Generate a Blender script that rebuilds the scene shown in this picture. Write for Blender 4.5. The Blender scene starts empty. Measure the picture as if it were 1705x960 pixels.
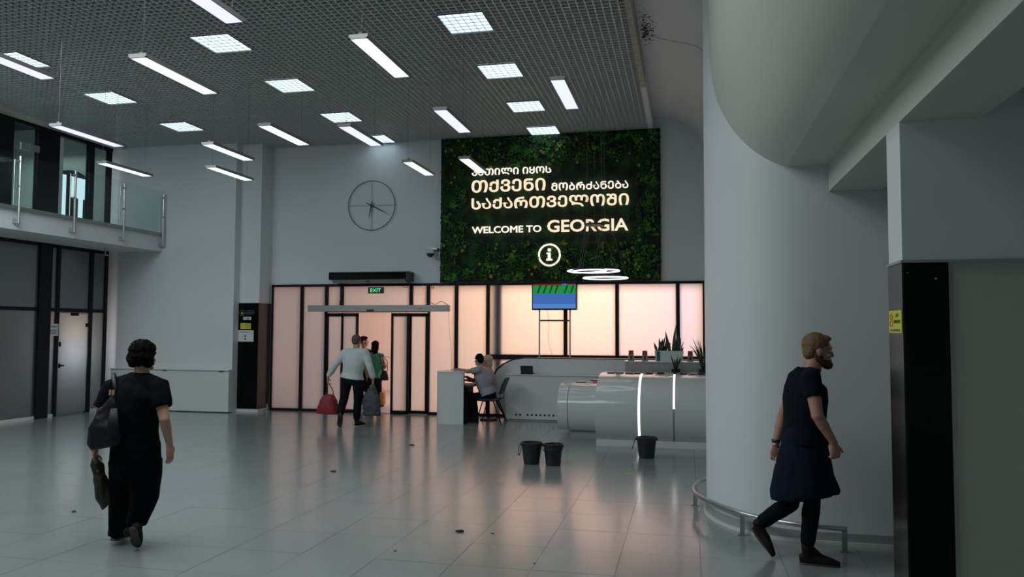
import bpy, bmesh, math, random
from math import sin, cos, pi, radians
from mathutils import Vector, Matrix, noise
R = random.Random(7)
SC = bpy.context.scene
COL = SC.collection

# ------------------------------------------------------------ camera
cam_data = bpy.data.cameras.new('camera'); cam = bpy.data.objects.new('camera', cam_data); COL.objects.link(cam)
SC.camera = cam
cam_data.sensor_width = 36; cam_data.lens = 1306.9/1705*36; cam_data.clip_start = .05; cam_data.clip_end = 200
def cam_axes(yaw, pitch, roll):
    f = Vector((-sin(yaw)*cos(pitch), cos(yaw)*cos(pitch), sin(pitch)))
    r = Vector((cos(yaw), sin(yaw), 0)); u = r.cross(f)
    return r*cos(roll)+u*sin(roll), -r*sin(roll)+u*cos(roll), f
_r, _u, _f = cam_axes(.219168, .0523504, .00405522)
cam.matrix_world = Matrix(((_r.x, _u.x, -_f.x, 0), (_r.y, _u.y, -_f.y, 0), (_r.z, _u.z, -_f.z, 1.78), (0, 0, 0, 1)))

# ------------------------------------------------------------ world, lights, exposure
W = bpy.data.worlds.new('world'); SC.world = W; W.use_nodes = True
W.node_tree.nodes['Background'].inputs[0].default_value = (.55, .6, .7, 1)
W.node_tree.nodes['Background'].inputs[1].default_value = .2
SC.view_settings.view_transform = 'Standard'; SC.view_settings.look = 'None'
SC.view_settings.gamma = 1; SC.view_settings.use_curve_mapping = False
SC.view_settings.exposure = 1.08
SC.cycles.max_bounces = 8; SC.cycles.diffuse_bounces = 4; SC.cycles.glossy_bounces = 4
SC.cycles.transmission_bounces = 6; SC.cycles.sample_clamp_indirect = 4
def area(name, loc, look, sx, sy, power, col):
    l = bpy.data.lights.new(name, 'AREA'); l.shape = 'RECTANGLE'; l.size = sx; l.size_y = sy; l.energy = power; l.color = col
    o = bpy.data.objects.new(name, l); COL.objects.link(o); o.location = loc
    o.rotation_euler = (Vector(look)-Vector(loc)).to_track_quat('-Z', 'Y').to_euler(); return o
# evening daylight in the forecourt behind the frosted facade
area('daylight_warm', (-2.4, 18.5, 3.5), (-2.5, 15.8, 1.6), 2.8, 1.8, 82, (1, .55, .28))
area('daylight_cool', (1.5, 19.2, 3.8), (.3, 15.8, 1.9), 2.6, 2.2, 56, (.84, .74, 1))
area('daylight_porch', (-7.2, 18.0, 3.4), (-6.4, 21.5, 1.0), 3, 1.2, 84, (1, .62, .46))
# the unseen near half of the hall's ceiling lights, above and behind the camera
area('ceiling_lamps_near', (-6.0, 4.4, 5.6), (-6.0, 4.4, 0), 8, 3.5, 165, (.92, 1, 1))
area('ceiling_lamps_entry', (-9.5, 8.0, 5.65), (-9.5, 8.6, 0), 3.5, 1.5, 90, (.84, .94, 1))
area('lobby_fill', (-14.0, 12.6, 5.7), (-14.0, 12.6, 3.8), 1.6, 4.5, 22, (.92, 1, .97))  # unseen area light added to brighten the lobby behind the upper glass
# unseen area lights added close behind the left glass door to shape its glow
area('door_glow_warm', (-13.05, 13.95, 1.75), (-12.4, 13.95, 1.72), .5, .25, 3.0, (1, .68, .52))
area('door_glow_cool', (-13.0, 14.0, 1.25), (-12.4, 14.0, 1.22), .45, .25, 3.2, (.72, .84, 1))

# ------------------------------------------------------------ materials
def mat(name, col, rough=.6, metal=0, var=0., vscale=3., bump=0., bscale=40., spec=.5, emit=None, es=0., coat=0.):
    m = bpy.data.materials.new(name); m.use_nodes = True; nt = m.node_tree; b = nt.nodes['Principled BSDF']
    b.inputs['Base Color'].default_value = (*col, 1); b.inputs['Roughness'].default_value = rough
    b.inputs['Metallic'].default_value = metal; b.inputs['Specular IOR Level'].default_value = spec
    b.inputs['Coat Weight'].default_value = coat; b.inputs['Coat Roughness'].default_value = .16
    tc = nt.nodes.new('ShaderNodeTexCoord')
    if var:
        n = nt.nodes.new('ShaderNodeTexNoise'); n.inputs['Scale'].default_value = vscale; n.inputs['Detail'].default_value = 5
        nt.links.new(tc.outputs['Object'], n.inputs['Vector'])
        mx = nt.nodes.new('ShaderNodeMix'); mx.data_type = 'RGBA'
        mx.inputs[6].default_value = (*[c*(1-var) for c in col], 1); mx.inputs[7].default_value = (*[min(1, c*(1+var)) for c in col], 1)
        nt.links.new(n.outputs['Fac'], mx.inputs[0]); nt.links.new(mx.outputs[2], b.inputs['Base Color'])
    if bump:
        n = nt.nodes.new('ShaderNodeTexNoise'); n.inputs['Scale'].default_value = bscale; n.inputs['Detail'].default_value = 4
        nt.links.new(tc.outputs['Object'], n.inputs['Vector'])
        bp = nt.nodes.new('ShaderNodeBump'); bp.inputs['Strength'].default_value = bump; bp.inputs['Distance'].default_value = .02
        nt.links.new(n.outputs['Fac'], bp.inputs['Height']); nt.links.new(bp.outputs[0], b.inputs['Normal'])
    if emit:
        b.inputs['Emission Color'].default_value = (*emit, 1); b.inputs['Emission Strength'].default_value = es
    return m
M = {}
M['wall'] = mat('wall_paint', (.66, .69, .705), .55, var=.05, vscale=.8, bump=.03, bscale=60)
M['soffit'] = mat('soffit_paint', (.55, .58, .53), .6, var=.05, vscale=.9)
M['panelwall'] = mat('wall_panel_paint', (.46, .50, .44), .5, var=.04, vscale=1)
M['tile'] = mat('floor_tile', (.235, .265, .258), .22, var=.12, vscale=1.6, spec=.6, coat=.45)
_n = M['tile'].node_tree; _g = _n.nodes.new('ShaderNodeNewGeometry')
for _l in [l for l in _n.links if l.from_node.type == 'TEX_COORD']: _n.links.new(_g.outputs['Position'], _l.to_socket)
M['grout'] = mat('grout', (.15, .165, .16), .8)
M['black'] = mat('black_frame', (.006, .007, .008), .5, spec=.2)
M['clad'] = mat('black_gloss_cladding', (.003, .004, .004), .15, spec=.18)
M['clad2'] = mat('dark_gloss_side', (.010, .010, .009), .18, var=.3, vscale=2, spec=.35)
M['grid'] = mat('grey_ceiling_grid', (.62, .65, .64), .35, metal=.1)
M['plenum'] = mat('dark_plenum', (.02, .024, .024), .9)
M['steel'] = mat('brushed_steel', (.55, .56, .56), .28, metal=1, var=.15, vscale=30)
M['alu'] = mat('grey_aluminium', (.42, .43, .43), .35, metal=.7)
M['lampbody'] = mat('lamp_housing', (.22, .23, .23), .4, metal=.3)
M['white'] = mat('white_laminate', (.62, .65, .64), .3, var=.03)
M['gloss'] = mat('white_gloss_counter', (.58, .61, .6), .14, var=.04, vscale=2, coat=.3)
M['mdark'] = mat('dark_plastic', (.015, .017, .02), .45)
M['bucket'] = mat('black_bucket_plastic', (.012, .015, .018), .4, var=.3, vscale=8)
M['wire'] = mat('wire', (.12, .12, .12), .5)
M['cable'] = mat('dark_cable', (.02, .02, .02), .6)
M['baseb'] = mat('baseboard_grey', (.3, .33, .32), .5)
M['plinth'] = mat('plinth_white', (.6, .62, .6), .35)
M['stain'] = mat('peeling_paint', (.42, .40, .33), .8, var=.6, vscale=9, bump=.5, bscale=20)
M['mould'] = mat('black_mould', (.03, .025, .02), .95)
M['yellow'] = mat('yellow_sign', (.62, .60, .06), .5)
M['paper'] = mat('white_paper', (.6, .62, .6), .6)
M['ink'] = mat('black_ink', (.02, .02, .02), .6)
M['gold'] = mat('gold_print', (.45, .33, .12), .5)
M['redink'] = mat('red_print', (.5, .08, .04), .5)
M['greylet'] = mat('grey_print', (.25, .25, .28), .5)
M['soil'] = mat('soil', (.03, .02, .012), .95)
M['leaf'] = mat('plant_leaf', (.035, .06, .03), .4, var=.5, vscale=15)
M['canred'] = mat('red_can', (.35, .02, .03), .35)
M['canpat'] = mat('patterned_can', (.25, .22, .16), .5, var=.7, vscale=60)
M['teal'] = mat('teal_band', (.03, .10, .12), .5)
M['peachwall'] = mat('porch_wall', (.72, .60, .55), .7, var=.05)
M['outground'] = mat('porch_ground', (.40, .38, .40), .5, var=.1)
M['skin'] = mat('skin', (.42, .22, .16), .5, var=.1, vscale=20)
M['skinpale'] = mat('skin_ruddy', (.40, .21, .155), .5, var=.1, vscale=20)
M['hairdark'] = mat('dark_hair', (.005, .0035, .003), .8, spec=.08, var=.5, vscale=40, bump=1, bscale=90)
M['hairgrey'] = mat('short_grey_hair', (.09, .065, .055), .7, var=.3, vscale=60, bump=.5, bscale=120)
M['hairbrown'] = mat('red_brown_hair', (.17, .10, .04), .6, var=.45, vscale=50, bump=.35, bscale=150)
M['beard'] = mat('brown_beard', (.06, .032, .02), .85, var=.4, vscale=70, bump=.4, bscale=140)
M['hairblond'] = mat('blond_hair', (.55, .45, .30), .5, var=.3, vscale=50, bump=1, bscale=90)
M['navy'] = mat('navy_cloth', (.005, .007, .014), .9, spec=.12, var=.25, vscale=8, bump=.25, bscale=18)
M['navy2'] = mat('navy_tunic_cloth', (.006, .011, .022), .9, spec=.12, var=.25, vscale=6, bump=.25, bscale=14)
M['blackcloth'] = mat('black_cloth', (.0035, .0045, .006), .95, spec=.08, var=.25, vscale=7, bump=.3, bscale=15)
M['trouser'] = mat('dark_trousers', (.006, .008, .011), .9, spec=.1, var=.3, vscale=9, bump=.3, bscale=20)
M['sweater'] = mat('pale_sweater', (.50, .55, .54), .9, var=.08, vscale=12, bump=.5, bscale=14)
M['green'] = mat('green_top', (.05, .22, .13), .8, var=.2, vscale=12, bump=.3, bscale=20)
M['shirtgrey'] = mat('grey_blue_shirt', (.30, .31, .36), .8, var=.12, vscale=10, bump=.4, bscale=16)
M['shoe'] = mat('dark_shoe', (.012, .011, .010), .7, spec=.15, var=.3, vscale=20)
M['sole'] = mat('pale_sole', (.5, .5, .48), .7)
M['soled'] = mat('dark_sole', (.05, .05, .045), .8)
M['redbag'] = mat('red_fabric', (.22, .012, .025), .7, var=.3, vscale=8, bump=.5, bscale=12)
M['greybag'] = mat('grey_bag_fabric', (.045, .055, .068), .7, var=.2, vscale=8, bump=.5, bscale=10)
M['leather'] = mat('black_leather', (.005, .006, .008), .5, spec=.25, var=.3, vscale=6, bump=.2, bscale=15)
M['bagpanel'] = mat('bag_blue_panel', (.006, .010, .016), .6, spec=.2, var=.3, vscale=6)
M['plasticbag'] = mat('olive_plastic_bag', (.022, .022, .013), .5, spec=.3, var=.5, vscale=9, bump=.8, bscale=25)
M['orangebag'] = mat('orange_print_bag', (.5, .24, .03), .6, var=.7, vscale=18)
M['dirt'] = mat('dry_debris', (.02, .015, .01), .9)
def emis(name, col, s):
    m = bpy.data.materials.new(name); m.use_nodes = True; nt = m.node_tree; nt.nodes.clear()
    e = nt.nodes.new('ShaderNodeEmission'); o = nt.nodes.new('ShaderNodeOutputMaterial')
    e.inputs[0].default_value = (*col, 1); e.inputs[1].default_value = s; nt.links.new(e.outputs[0], o.inputs[0]); return m
M['panel'] = emis('panel_light', (.60, .80, .86), 1.25)
M['panelblue'] = emis('panel_light_blue', (.52, .68, 1), 1.15)
M['tubegreen'] = emis('tube_greenish', (.60, .80, .64), .85)
M['tubeblue'] = emis('tube_bluish', (.50, .53, .92), .85)
M['tubewhite'] = emis('tube_white', (.74, .95, .88), 1.0)
M['ring'] = emis('ring_light', (.95, .96, 1), 1.4)
M['led'] = emis('led_strip', (1, .93, .90), 1.3)
M['letter'] = emis('lit_letter', (1, .80, .58), .50)
M['letterw'] = emis('lit_letter_white', (1, .88, .74), .56)
M['exitg'] = emis('exit_green', (.12, .9, .35), .6)
M['scrblue'] = emis('screen_blue', (.05, .13, .42), .5)
M['scrblue2'] = emis('screen_blue_bright', (.08, .22, .55), .5)
M['scrgreen'] = emis('screen_green', (.015, .25, .05), .5)
M['scrdark'] = emis('screen_dark_green', (.008, .06, .02), .5)
M['scrred'] = emis('screen_red', (.2, .02, .02), .4)
M['lobby'] = emis('lobby_light', (.80, .86, 1), 1.1)
def glass(name, tint, alpha, rough=.05):
    m = bpy.data.materials.new(name); m.use_nodes = True; nt = m.node_tree; nt.nodes.clear()
    o = nt.nodes.new('ShaderNodeOutputMaterial'); t = nt.nodes.new('ShaderNodeBsdfTransparent'); t.inputs[0].default_value = (*tint, 1)
    g = nt.nodes.new('ShaderNodeBsdfGlossy'); g.inputs['Roughness'].default_value = rough
    fr = nt.nodes.new('ShaderNodeFresnel'); fr.inputs[0].default_value = 1.5
    mx = nt.nodes.new('ShaderNodeMixShader'); ad = nt.nodes.new('ShaderNodeMath'); ad.operation = 'ADD'; ad.inputs[1].default_value = alpha
    gm = nt.nodes.new('ShaderNodeNewGeometry'); iv = nt.nodes.new('ShaderNodeMath'); iv.operation = 'SUBTRACT'; iv.inputs[0].default_value = 1; nt.links.new(gm.outputs['Backfacing'], iv.inputs[1])
    ml = nt.nodes.new('ShaderNodeMath'); ml.operation = 'MULTIPLY'; nt.links.new(fr.outputs[0], ml.inputs[0]); nt.links.new(iv.outputs[0], ml.inputs[1]); nt.links.new(ml.outputs[0], ad.inputs[0]); nt.links.new(ad.outputs[0], mx.inputs[0])
    nt.links.new(t.outputs[0], mx.inputs[1]); nt.links.new(g.outputs[0], mx.inputs[2]); nt.links.new(mx.outputs[0], o.inputs[0]); return m
M['railglass'] = glass('railing_glass', (.90, .96, .94), .0)
M['upperglass'] = glass('dark_upper_glass', (.62, .70, .68), .02)
def frosted(name, tcol, gl, grough, dif=(.1, .1, .1), dmix=0.):
    # frosted film: light from behind scatters through, the face keeps a soft sheen
    m = bpy.data.materials.new(name); m.use_nodes = True; nt = m.node_tree; nt.nodes.clear()
    o = nt.nodes.new('ShaderNodeOutputMaterial'); t = nt.nodes.new('ShaderNodeBsdfTranslucent'); t.inputs[0].default_value = (*tcol, 1)
    d = nt.nodes.new('ShaderNodeBsdfDiffuse'); d.inputs[0].default_value = (*dif, 1)
    m1 = nt.nodes.new('ShaderNodeMixShader'); m1.inputs[0].default_value = dmix
    nt.links.new(t.outputs[0], m1.inputs[1]); nt.links.new(d.outputs[0], m1.inputs[2])
    g = nt.nodes.new('ShaderNodeBsdfGlossy'); g.inputs['Roughness'].default_value = grough
    m2 = nt.nodes.new('ShaderNodeMixShader'); m2.inputs[0].default_value = gl
    nt.links.new(m1.outputs[0], m2.inputs[1]); nt.links.new(g.outputs[0], m2.inputs[2]); nt.links.new(m2.outputs[0], o.inputs[0]); return m
M['frost'] = frosted('frosted_facade_glass', (.9, .9, .9), .04, .25)
M['frostdark'] = frosted('frosted_dark_glass', (.75, .77, .76), .22, .22, (.07, .085, .08), .35)
M['greyglass'] = frosted('grey_partition_glass', (.3, .32, .33), .16, .12, (.13, .15, .16), .7)

# ------------------------------------------------------------ mesh helpers
def bx(bm, x0, x1, y0, y1, z0, z1):
    v = [bm.verts.new((x, y, z)) for x in (x0, x1) for y in (y0, y1) for z in (z0, z1)]
    for f in ((0, 1, 3, 2), (4, 6, 7, 5), (0, 4, 5, 1), (2, 3, 7, 6), (0, 2, 6, 4), (1, 5, 7, 3)):
        bm.faces.new([v[i] for i in f])
    return bm
def NB(): return bmesh.new()
def box(*a): return bx(NB(), *a)
def boxes(*bs):
    bm = NB()
    for b in bs: bx(bm, *b)
    return bm
def bevel(bm, w=.01, seg=2):
    bmesh.ops.bevel(bm, geom=list(bm.edges), offset=w, segments=seg, affect='EDGES', profile=.5); return bm
def frame(path, i):
    if i == 0: t = path[1]-path[0]
    elif i == len(path)-1: t = path[-1]-path[-2]
    else: t = (path[i+1]-path[i]).normalized()+(path[i]-path[i-1]).normalized()
    return t.normalized() if t.length > 1e-9 else Vector((0, 0, 1))
def loft(bm, cs, rads, side=None, n=14, power=1.0, closed=False):
    """tube through centres cs with elliptical rings rads[(a,b)]; a runs along 'side'"""
    cs = [Vector(c) for c in cs]; rings = []
    for i, c in enumerate(cs):
        if closed: t = (cs[(i+1) % len(cs)]-cs[i-1]).normalized()
        else: t = frame(cs, i)
        s = Vector(side) if side is not None else (Vector((0, 0, 1)) if abs(t.z) < .9 else Vector((1, 0, 0)))
        s = (s-t*s.dot(t)); s = s.normalized() if s.length > 1e-6 else t.orthogonal().normalized()
        w = t.cross(s); r = rads[i] if isinstance(rads, list) else rads
        a, b = r if isinstance(r, tuple) else (r, r)
        ring = []
        for k in range(n):
            th = 2*pi*k/n; cx, sx = cos(th), sin(th)
            if power != 1: cx = math.copysign(abs(cx)**power, cx); sx = math.copysign(abs(sx)**power, sx)
            ring.append(bm.verts.new(c+s*(a*cx)+w*(b*sx)))
        rings.append(ring)
    m = len(rings)
    for i in range(m if closed else m-1):
        A, B = rings[i], rings[(i+1) % m]
        for k in range(n): bm.faces.new((A[k], A[(k+1) % n], B[(k+1) % n], B[k]))
    if not closed:
        bm.faces.new(list(reversed(rings[0]))); bm.faces.new(rings[-1])
    return bm
def tube(bm, pts, r, n=8): return loft(bm, pts, r, None, n)
def cyl(bm, x, y, z0, z1, r, n=20, r2=None): return loft(bm, [(x, y, z0), (x, y, z1)], [r, r if r2 is None else r2], None, n)
def cap(bm, p0, p1, r0, r1=None, n=10, flat=1.0, side=None):
    """capsule: a limb with rounded ends"""
    p0, p1 = Vector(p0), Vector(p1); r1 = r0 if r1 is None else r1
    d = p1-p0; L = d.length; d = d.normalized() if L > 1e-6 else Vector((0, 0, 1))
    cs, rs = [], []
    for a in (-80, -50, -20): cs.append(p0+d*(r0*sin(radians(a)))); rs.append((r0*cos(radians(a)), r0*cos(radians(a))*flat))
    for a in (20, 50, 80): cs.append(p1+d*(r1*sin(radians(a)))); rs.append((r1*cos(radians(a)), r1*cos(radians(a))*flat))
    return loft(bm, cs, rs, side, n)
def ell(bm, c, axes, n=12, m=8):
    """ellipsoid, axes = three vectors (half axes)"""
    c = Vector(c); a, b, e = [Vector(v) for v in axes]; rows = []
    top = bm.verts.new(c+e); bot = bm.verts.new(c-e)
    for j in range(1, m):
        ph = pi*j/m; rows.append([bm.verts.new(c+e*cos(ph)+(a*cos(2*pi*k/n)+b*sin(2*pi*k/n))*sin(ph)) for k in range(n)])
    for k in range(n):
        bm.faces.new((top, rows[0][k], rows[0][(k+1) % n])); bm.faces.new((bot, rows[-1][(k+1) % n], rows[-1][k]))
        for j in range(m-2): bm.faces.new((rows[j][k], rows[j+1][k], rows[j+1][(k+1) % n], rows[j][(k+1) % n]))
    return bm
def ellz(bm, c, rx, ry, rz, n=12, m=8): return ell(bm, c, ((rx, 0, 0), (0, ry, 0), (0, 0, rz)), n, m)
def prism(bm, prof, axis, a0, a1):
    """extrude a 2D profile; axis 'X': (y,z), 'Y': (x,z), 'Z': (x,y)"""
    def P(p, a): return {'X': (a, p[0], p[1]), 'Y': (p[0], a, p[1]), 'Z': (p[0], p[1], a)}[axis]
    A = [bm.verts.new(P(p, a0)) for p in prof]; B = [bm.verts.new(P(p, a1)) for p in prof]; n = len(prof)
    for i in range(n): bm.faces.new((A[i], A[(i+1) % n], B[(i+1) % n], B[i]))
    bm.faces.new(list(reversed(A))); bm.faces.new(B); return bm
WORLD = {}
def wloc(o): return WORLD.get(o.name, Vector(o.location))
def obj(name, bm, m=None, parent=None, smooth=False, loc=None, mods=None):
    """link the bmesh as one object; vertices are in world space, the origin goes to the parent's or the base"""
    bmesh.ops.recalc_face_normals(bm, faces=bm.faces[:])
    if parent is not None: org = wloc(parent)
    elif loc is not None: org = Vector(loc)
    else:
        mn = [min(v.co[i] for v in bm.verts) for i in range(3)]; mx = [max(v.co[i] for v in bm.verts) for i in range(3)]
        org = Vector(((mn[0]+mx[0])/2, (mn[1]+mx[1])/2, mn[2]))
    for v in bm.verts: v.co -= org
    me = bpy.data.meshes.new(name); bm.to_mesh(me); bm.free()
    if smooth:
        me.polygons.foreach_set('use_smooth', [True]*len(me.polygons))
        if smooth == 'auto':
            try: me.set_sharp_from_angle(angle=radians(38))
            except Exception: pass
    if m is not None: me.materials.append(m if not isinstance(m, str) else M[m])
    o = bpy.data.objects.new(name, me); COL.objects.link(o)
    if parent is not None: o.parent = parent; WORLD[o.name] = org
    else: o.location = org; WORLD[o.name] = org
    return o
def inst(name, me, loc, parent=None, scale=None, rot=None):
    o = bpy.data.objects.new(name, me); COL.objects.link(o)
    o.location = Vector(loc)-(wloc(parent) if parent else Vector((0, 0, 0)))
    if parent: o.parent = parent
    if scale: o.scale = scale
    if rot: o.rotation_euler = rot
    WORLD[o.name] = Vector(loc); return o
def tag(o, label, cat, group=None, kind=None):
    o['label'] = label
    o['category'] = cat
    if group: o['group'] = group
    if kind: o['kind'] = kind
    return o
def thing(name, loc, label, cat, group=None, kind=None):
    o = bpy.data.objects.new(name, None); COL.objects.link(o); o.location = loc; o.empty_display_size = .1; WORLD[o.name] = Vector(loc)
    return tag(o, label, cat, group, kind)
def struct(o, label, cat='structure'):
    o['kind'] = 'structure'; return tag(o, label, cat)
def sthing(name, loc, label, cat): return thing(name, loc, label, cat, None, 'structure')
def mesh_of(bm, m):
    bmesh.ops.recalc_face_normals(bm, faces=bm.faces[:])
    me = bpy.data.meshes.new('piece'); bm.to_mesh(me); bm.free(); me.materials.append(M[m]); return me
def remesh(bm, voxel, smooth_it=2):
    bmesh.ops.recalc_face_normals(bm, faces=bm.faces[:])
    me = bpy.data.meshes.new('tmp'); bm.to_mesh(me); bm.free()
    o = bpy.data.objects.new('tmp', me); COL.objects.link(o)
    md = o.modifiers.new('r', 'REMESH'); md.mode = 'VOXEL'; md.voxel_size = voxel
    if smooth_it:
        s = o.modifiers.new('s', 'SMOOTH'); s.factor = .5; s.iterations = smooth_it
    dg = bpy.context.evaluated_depsgraph_get(); dg.update()
    m2 = bpy.data.meshes.new_from_object(o.evaluated_get(dg))
    out = bmesh.new(); out.from_mesh(m2)
    bpy.data.objects.remove(o); bpy.data.meshes.remove(me); bpy.data.meshes.remove(m2)
    return out
def wrinkle(bm, amp, f=(9, 9, 5)):
    bm.normal_update()
    for v in bm.verts:
        q = Vector((v.co.x*f[0], v.co.y*f[1], v.co.z*f[2]))
        v.co += v.normal*amp*(noise.noise(q)+.5*noise.noise(q*2.3))
    return bm
def text_mesh(s, offset=.0, ext=.02):
    c = bpy.data.curves.new('t', 'FONT'); c.body = s; c.offset = 0; c.bevel_depth = offset; c.bevel_resolution = 0; c.extrude = ext; c.resolution_u = 3
    o = bpy.data.objects.new('t', c); COL.objects.link(o)
    dg = bpy.context.evaluated_depsgraph_get(); dg.update()
    me = bpy.data.meshes.new_from_object(o.evaluated_get(dg)); bm = bmesh.new(); bm.from_mesh(me)
    bpy.data.objects.remove(o); bpy.data.curves.remove(c); bpy.data.meshes.remove(me)
    bmesh.ops.remove_doubles(bm, verts=bm.verts[:], dist=1e-5)
    return bm
def fit_text(s, x0, x1, z0, z1, y, depth, offset=.0, plane='Y', flip=1):
    """text standing in the plane y = const facing -Y (plane 'Y'), or x = const facing +/-X"""
    bm = text_mesh(s, offset)
    xs = [v.co.x for v in bm.verts]; ys = [v.co.y for v in bm.verts]; zs = [v.co.z for v in bm.verts]
    ax, bx_, ay, by = min(xs), max(xs), min(ys), max(ys); dz = max(zs)-min(zs) or 1
    for v in bm.verts:
        u = x0+(v.co.x-ax)/(bx_-ax)*(x1-x0); w = z0+(v.co.y-ay)/(by-ay)*(z1-z0); d = (v.co.z-min(zs))/dz*depth
        v.co = (u, y-d, w) if plane == 'Y' else (y+flip*d, u, w)
    return bm
def islands(bm):
    seen = set(); out = []
    for v in bm.verts:
        if v in seen: continue
        st = [v]; seen.add(v); g = []
        while st:
            a = st.pop(); g.append(a)
            for e in a.link_edges:
                b = e.other_vert(a)
                if b not in seen: seen.add(b); st.append(b)
        out.append(g)
    return out
def letters(bm, m, parent):
    """one object per letter"""
    gs = sorted(([min(v.co.x for v in g), max(v.co.x for v in g), g] for g in islands(bm)), key=lambda t: t[0]); mg = []
    for g in gs:
        if mg and g[0] < mg[-1][1]-.3*(g[1]-g[0]) and g[1] <= mg[-1][1]+.01: mg[-1][2] += g[2]
        else: mg.append([g[0], g[1], list(g[2])])
    bm.verts.index_update()
    for a, b, vs in mg:
        nb = NB(); mp = {v: nb.verts.new(v.co) for v in vs}
        fs = {f for v in vs for f in v.link_faces}
        for f in fs:
            try: nb.faces.new([mp[v] for v in f.verts])
            except ValueError: pass
        obj('letter', nb, m, parent)
    bm.free()
def mossmat(name, c0, c1, c2, sc):
    m = bpy.data.materials.new(name); m.use_nodes = True; nt = m.node_tree; b = nt.nodes['Principled BSDF']; b.inputs['Roughness'].default_value = .9
    tc = nt.nodes.new('ShaderNodeTexCoord'); n = nt.nodes.new('ShaderNodeTexNoise'); n.inputs['Scale'].default_value = sc; n.inputs['Detail'].default_value = 6
    r = nt.nodes.new('ShaderNodeValToRGB'); e = r.color_ramp.elements; e[0].position = .35; e[0].color = (*c0, 1); e[1].position = .68; e[1].color = (*c2, 1); k = e.new(.5); k.color = (*c1, 1)
    nt.links.new(tc.outputs['Object'], n.inputs['Vector']); nt.links.new(n.outputs['Fac'], r.inputs[0]); nt.links.new(r.outputs[0], b.inputs['Base Color']); return m
M['mossback'] = mat('dark_moss_base', (.002, .004, .002), .95)
M['moss'] = mossmat('flat_moss', (.003, .008, .004), (.005, .020, .006), (.016, .070, .012), 3.5)
M['mossleaf'] = mossmat('leaf_moss', (.013, .055, .010), (.025, .115, .016), (.07, .26, .03), 4.5)
M['mossball'] = mossmat('ball_moss', (.09, .12, .02), (.19, .22, .04), (.34, .33, .07), 9)
def copper():
    m = mat('dark_side_panel', (.06, .045, .04), .22, var=.25, vscale=2); return m
M['coppery'] = copper()

# ============================================================ SETTING
# floor: grout bed, the 300 nearest tiles one by one, the rest joined
fl = sthing('floor', (-5, 6, 0), 'grey polished tile floor of the terminal hall', 'floor')
obj('grout_bed', box(-16, 3.6, -3.2, 15.8, -.05, -.004), 'grout', fl)
TX, TY = .617, .62
tile_me = mesh_of(box(-TX/2+.0015, TX/2-.0015, -TY/2+.0015, TY/2-.0015, -.012, 0), 'tile')
cells = []
for i in range(-26, 6):
    for j in range(-15, 16):
        x = .09+(i+.5)*TX; y = 6.44+(j+.5)*TY
        if y > 15.75 or x > 3.4: continue
        v = Vector((x, y, -1.78)); zf = v.dot(_f)
        vis = zf > .5 and abs(v.dot(_r)/zf) < .68 and -.42 < v.dot(_u)/zf and x > -12.6 and x < 2.0
        cells.append((0 if vis else 1, v.length, x, y))
cells.sort()
rest = NB()
for k, (nv, L, x, y) in enumerate(cells):
    if k < 300 and nv == 0:
        inst('tile', tile_me, (x, y, R.uniform(-.0006, .0006)), fl)
    elif y+TY/2 < 15.8: bx(rest, x-TX/2+.002, x+TX/2-.002, y-TY/2+.002, y+TY/2-.002, -.012, 0)
    else: bx(rest, x-TX/2+.002, x+TX/2-.002, y-TY/2+.002, 15.8, -.012, 0)
o = obj('floor_tiles', rest, 'tile', fl); o['kind'] = 'stuff'

# ceiling: dark plenum, open cell grid of thin blades
ce = sthing('ceiling', (-6, 11.6, 5.8), 'grey open cell grid ceiling over the hall', 'ceiling')
obj('slab', boxes((-16, .1, 7.0, 16.2, 6.35, 6.5), (-16, .25, -3.2, 7.0, 5.8, 6.5)), 'plenum', ce)
bx_me = mesh_of(box(-5.85, 5.85, -.0075, .0075, 0, .03), 'grid'); by_me = mesh_of(box(-.0075, .0075, -4.4, 4.4, 0, .03), 'grid')
CX0, CX1 = -12.4, -.72
for k in range(88):
    inst('grid_blade', bx_me, (-6.56, 7.03+k*.1, 5.8), ce)
for k in range(118):
    inst('grid_blade', by_me, (-12.4+k*.1, 11.4, 5.8), ce)
tr = obj('trim_1', boxes((-.72, -.64, 7.0, 12.9, 5.77, 5.99)), 'stain'); struct(tr, 'stained peeling edge strip along the right side of the grid ceiling', 'trim')
tr = obj('trim_2', box(-.72, -.63, 12.9, 15.78, 5.78, 5.99), 'wall'); struct(tr, 'clean white end of the ceiling edge strip above the moss wall', 'trim')
tr = obj('trim_3', box(-12.42, -12.2, 7.0, 15.1, 5.75, 5.86), 'soffit'); struct(tr, 'pale strip where the grid ceiling meets the left gallery', 'trim')
# mould stains and flaking paint at the ceiling edge
sm = NB()
def cove_pt(a, y): return (-.64+.98*sin(a), y, 5.35+.66*cos(a))
for k in range(170):
    a = abs(R.gauss(0, .09)); y = 10.95+R.gauss(0, .30)*(1-a)
    c = cove_pt(a+.05, y); rr = .004+.018*R.random()**2*(1-min(a*3, .8))
    ellz(sm, c, rr*1.6, rr*R.uniform(.8, 2.4), .004, 7, 4)
for y0, a0, a1, s in ((11.15, .05, 1.15, .35), (9.6, .05, .35, .1), (10.6, .02, .25, -.2)):
    tube(sm, [cove_pt(a0+(a1-a0)*k/9, y0+s*sin(k*.5)*.5+R.uniform(-.015, .015)) for k in range(10)], .004, 5)
st = obj('mould_patch', sm, 'mould'); tag(st, 'black mould and flaking paint at the ceiling edge', 'stain', kind='stuff')

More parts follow.
